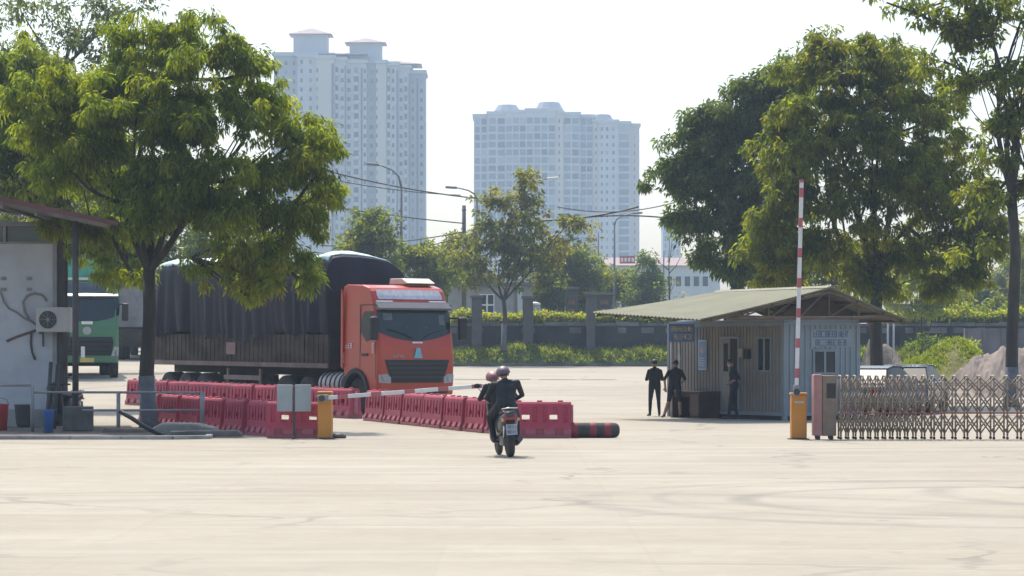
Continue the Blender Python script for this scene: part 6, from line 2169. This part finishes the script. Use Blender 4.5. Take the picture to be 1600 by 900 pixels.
def roof_side(name, xe, ze0, ze1, n):
    """corrugated sheet from the ridge to the eave"""
    vs, fs = [], []
    ny = 120
    for t in (0, .025):
        for i in range(ny + 1):
            yy = y0 + (y1 - y0) * i / ny
            wv = .018 * math.cos(i * math.pi / 2)
            ze = ze0 + (ze1 - ze0) * i / ny
            for k in range(n + 1):
                u = k / n
                vs.append((RX + (xe - RX) * u, yy, RZ + (ze - RZ) * u + wv + t - .03 * math.sin(u * math.pi)))
    q = (ny + 1) * (n + 1)
    for i in range(ny):
        for k in range(n):
            a = i * (n + 1) + k
            fs.append((a, a + n + 1, a + n + 2, a + 1)); fs.append((q + a, q + a + 1, q + a + n + 2, q + a + n + 1))
    rim = [k for k in range(n + 1)] + [i * (n + 1) + n for i in range(1, ny + 1)] + [ny * (n + 1) + k for k in range(n - 1, -1, -1)] + [i * (n + 1) for i in range(ny - 1, 0, -1)]
    for i in range(len(rim)):
        a, b = rim[i], rim[(i + 1) % len(rim)]
        fs.append((a, b, q + b, q + a))
    return MB().add(vs, fs).build(name, M_olive, bo)


roof_side('canopy_roof', EL, 2.74, 3.02, 6)
roof_side('canopy_roof', ER, 2.76, 2.76, 5)
MB().prism([(RX - .18, RZ + .01), (RX, RZ + .075), (RX + .18, RZ + .01)], 'y', y0 - .02, y1 + .02).build('ridge_cap', M_olive, bo)
m = MB()
for yy in (y0 + .12, .75, 2.35, 3.9, y1 - .1):
    f0 = (yy - y0) / (y1 - y0)
    zl = 2.74 + .28 * f0
    m.tube([(EL + .1, yy, zl - .05), (RX, yy, RZ - .10)], .05, 6)
    m.tube([(ER - .1, yy, 2.70), (RX, yy, RZ - .10)], .05, 6)
    m.tube([(EL + .9, yy, zl + .05), (ER - .5, yy, 2.87)], .05, 6)
    for x in (-2.0, -1.0, 0, RX, 2.0, 2.8):
        zt = (RZ - .12 + (zl - RZ) * ((RX - x) / (RX - EL))) if x < RX else RZ - .12 + (2.76 - RZ) * ((x - RX) / (ER - RX))
        zb = (zl + .05) + (2.87 - zl - .05) * ((x - EL - .9) / (ER - EL - 1.4))
        m.tube([(x, yy, zb), (x, yy, zt)], .03, 5)
        x2 = x + .8
        if x2 < 2.9:
            zt2 = (RZ - .12 + (zl - RZ) * ((RX - x2) / (RX - EL))) if x2 < RX else RZ - .12 + (2.76 - RZ) * ((x2 - RX) / (ER - RX))
            m.tube([(x, yy, zb), (x2, yy, zt2)], .025, 5)
m.build('roof_truss', M_wood2, bo)
m = MB()
for x in (-2.9, -1.9, -.9, .1, 1.9, 2.8, 3.4):
    a = (RX - x) / (RX - EL) if x < RX else (x - RX) / (ER - RX)
    za = RZ + ((2.74 if x < RX else 2.76) - RZ) * a - .075; zb = RZ + ((3.02 if x < RX else 2.76) - RZ) * a - .075
    m.tube([(x, y0 + .03, za), (x, y1 - .03, zb)], .035, 5)
m.build('purlin', M_wood, bo)
# dark boarding inside the gable
MB().add([(-.3, .1, 2.83), (ER - .6, .1, 2.83), (RX + .1, .1, RZ - .16), (-.3, .16, 2.83), (ER - .6, .16, 2.83), (RX + .1, .16, RZ - .16)],
         [(0, 1, 2), (5, 4, 3), (0, 3, 4, 1), (1, 4, 5, 2), (2, 5, 3, 0)]).build('gable_board', M_wood, bo)
m = MB()
for x in (-.01, BW - .1):
    for yy in (.05, 3.0, BLn - .2): m.box(x, x + .1, yy, yy + .1, B1 + .093, 2.98)
m.build('roof_prop', M_wood, bo)

bw = bo.matrix_basis.copy()
def booth_pt(x, y, z=0):
    c, s_ = math.cos(R(28)), math.sin(R(28))
    return (7.54 + c * x - s_ * y, 74.5 + s_ * x + c * y, z)


# framed poster on the long wall
po = thing('wall_poster', 'narrow blue framed notice with a pinkish picture hanging on the booth wall', 'poster', booth_pt(-.035, 3.96, 1.38), R(28))
MB().box(-.012, .005, 0, .46, 0, .88).build('frame', mat('pale_blue_frame', (.30, .42, .55), .5), po)
MB().box(-.016, -.0125, .04, .42, .05, .83).build('sheet', mat('poster_blue', (.14, .24, .40), .5, var=.25, scale=5), po)
MB().lathe([(.09, -.0205), (.09, -.0165)], 'x', (0, .23, .56), 14).build('picture', mat('poster_pink', (.42, .28, .28), .5, var=.3, scale=8), po)
m = MB()
for k in range(4): m.box(-.0195, -.0165, .09, .37, .12 + k * .07, .15 + k * .07)
m.build('lettering', mat('poster_pale', (.42, .45, .5), .6), po)
# brown desk against the wall
dk = thing('desk', 'dark brown two-part desk against the booth wall behind the pair', 'desk', booth_pt(-.74, 3.25), R(28))
M_desk = mat('brown_veneer', (.055, .032, .026), .6, var=.25, scale=3)
MB().box(0, .72, 0, 1.55, .72, .77).build('desk_top', M_desk, dk, bevel=.006)
MB().box(.03, .7, .02, .55, .02, .717).build('cupboard', M_desk, dk)
MB().box(.012, .028, .05, .52, .08, .69).build('door', mat('brown_door', (.075, .045, .036), .55, var=.2, scale=3), dk)
MB().box(.03, .7, 1.47, 1.53, .0, .717).build('side_panel', M_desk, dk)
MB().box(.55, .57, .553, 1.467, .15, .717).build('back_panel', mat('dark_panel', (.025, .022, .024), .7), dk)
MB().box(.05, .5, .56, 1.46, .60, .715).build('drawer', M_desk, dk)

# blue sign on two posts
d = 78.3
sg = thing('sign', 'blue sign with two lines of yellow lettering on two pale posts by the booth', 'sign', (X(1065, d), d, gz(X(1065, d), d)), R(-6))
zb = sg.location.z
a, b, z0, z1_ = -20 * d / FPX, 20 * d / FPX, Z(534, d) - zb, Z(506, d) - zb
pn = MB().box(a, b, -.025, .025, z0, z1_).build('sign_board', mat('sign_blue', (.08, .19, .46), .5, var=.1, scale=3), sg, bevel=.005)
m = MB()
pf_ = lambda u, w_, t: (u, -.026 - t, w_)
glyphs(m, a + .05, b - .05, z0 + .31, z0 + .44, 9, pf_, 21)
glyphs(m, a + .13, b - .07, z0 + .08, z0 + .21, 7, pf_, 22)
m.build('lettering', mat('sign_yellow', (.70, .56, .22), .6), pn)
for px in (1049.5, 1062.5):
    MB().tube([(X(px, d) - sg.location.x, .03, -.02), (X(px, d) - sg.location.x, .03, z0 + .2)], .035, 8).build('post', M_alu, sg)

# ------------------------------------------------------------------ cars
def car(label, loc, rz, paint, group=None):
    r = thing('parked_car', label, 'car', loc, rz, group)
    W = .88
    body = [(-2.2, .35), (-2.25, .7), (-2.15, .92), (-1.5, .98), (1.0, .98), (1.9, .84), (2.2, .66), (2.22, .36), (1.75, .3), (-1.75, .3)]
    MB().prism(body, 'x', -W, W).build('body', paint, r, bevel=.07, seg=3)   # length along y
    cab_ = [(-1.85, .97), (-1.25, 1.40), (-.7, 1.47), (.1, 1.46), (.45, 1.38), (1.15, .97)]
    vs = [(-W * .95 * (1 if z < 1.2 else .80), y, z) for (y, z) in cab_] + [(W * .95 * (1 if z < 1.2 else .80), y, z) for (y, z) in cab_]
    fs = [(0, 1, 2, 3, 4, 5), (11, 10, 9, 8, 7, 6)] + [(i, i + 6, (i + 1) % 6 + 6, (i + 1) % 6) for i in range(6)]
    MB().add(vs, fs).build('cabin_glass', mat('car_glass', (.012, .015, .018), .35, spec=.15), r, bevel=.03)
    vs = [(s * W * .775, y, z + .012) for s in (-1, 1) for (y, z) in cab_[1:5]] + [(s * W * .775, y, z + .035) for s in (-1, 1) for (y, z) in cab_[1:5]]
    fs = [(0, 1, 5, 4), (1, 2, 6, 5), (2, 3, 7, 6), (8, 12, 13, 9), (9, 13, 14, 10), (10, 14, 15, 11), (0, 4, 12, 8), (3, 11, 15, 7), (0, 8, 9, 1), (1, 9, 10, 2), (2, 10, 11, 3), (4, 5, 13, 12), (5, 6, 14, 13), (6, 7, 15, 14)]
    MB().add(vs, fs).build('roof', paint, r, bevel=.01)
    for s in (-1, 1):
        for y in (-1.35, 1.35):
            k = ('car', s)
            if k not in _tyre:
                t = MB().lathe([(.2, -.1), (.3, -.1), (.32, -.07), (.32, .07), (.3, .1), (.2, .1)], 'x', seg=20)
                tm = t.mesh('tyre'); tm.materials.append(M_rubber)
                q = MB().lathe([(.2, s * .06), (.19, s * .095), (.05, s * .08), (.01, s * .08)], 'x', seg=20)
                qm = q.mesh('rim'); qm.materials.append(M_alu)
                _tyre[k] = (tm, qm)
            wo_ = link('wheel', _tyre[k][0], r, loc=(s * (W - .08), y, .32)); link('rim', _tyre[k][1], wo_)
        MB().box(s * .45 - .2, s * .45 + .2, 2.16, 2.235, .60, .74).build('headlight', M_lens, r)
        MB().box(s * .55 - .18, s * .55 + .18, -2.262, -2.2, .68, .84).build('tail_lamp', M_tail, r)
        MB().tube([(s * .88, .75, .98), (s * 1.0, .78, 1.02)], .05, 8).build('mirror', paint, r)
    return r


M_carsilver = mat('silver_car_paint', (.12, .15, .20), .55, metal=.4, var=.04)
M_cardark = mat('dark_blue_car_paint', (.05, .06, .085), .25, metal=.3, var=.05, coat=.4)
d = 80.5
car('silver-blue car parked behind the folding gate, next to the booth', (X(1372, d), d, 0), R(-25), M_carsilver)
d = 84.5
car('dark car with dark windows behind the folding gate, right of the silver-blue car', (X(1424, d), d, gz(X(1424, d), d)), R(-18), M_cardark)
for px, d, rz, lab in ((858, 190, 78, 'white car behind the wall between the pale tank and the brick gatepost'), (917, 192, 82, 'white car behind the wall between the brick gatepost and the grey stub wall')):
    car(lab, (X(px, d), d, 3.4), R(rz), M_white)

# ------------------------------------------------------------------ haze: one closed box round everything
hz = MB().box(-520, 520, -60, 1420, -1.2, 150).build('haze', [])
hm = bpy.data.materials.new('haze_air')
hm.use_nodes = True
nt = hm.node_tree; nt.nodes.clear()
pv = nt.nodes.new('ShaderNodeVolumePrincipled')
pv.inputs['Color'].default_value = (.62, .80, 1.0, 1)
pv.inputs['Density'].default_value = HAZE_DENSITY
pv.inputs['Anisotropy'].default_value = .15
out = nt.nodes.new('ShaderNodeOutputMaterial')
nt.links.new(pv.outputs[0], out.inputs['Volume'])
hz.data.materials.append(hm)
tag(hz, kind='stuff')
SC.cycles.volume_bounces = 0
SC.cycles.max_bounces = 8
SC.cycles.transparent_max_bounces = 8
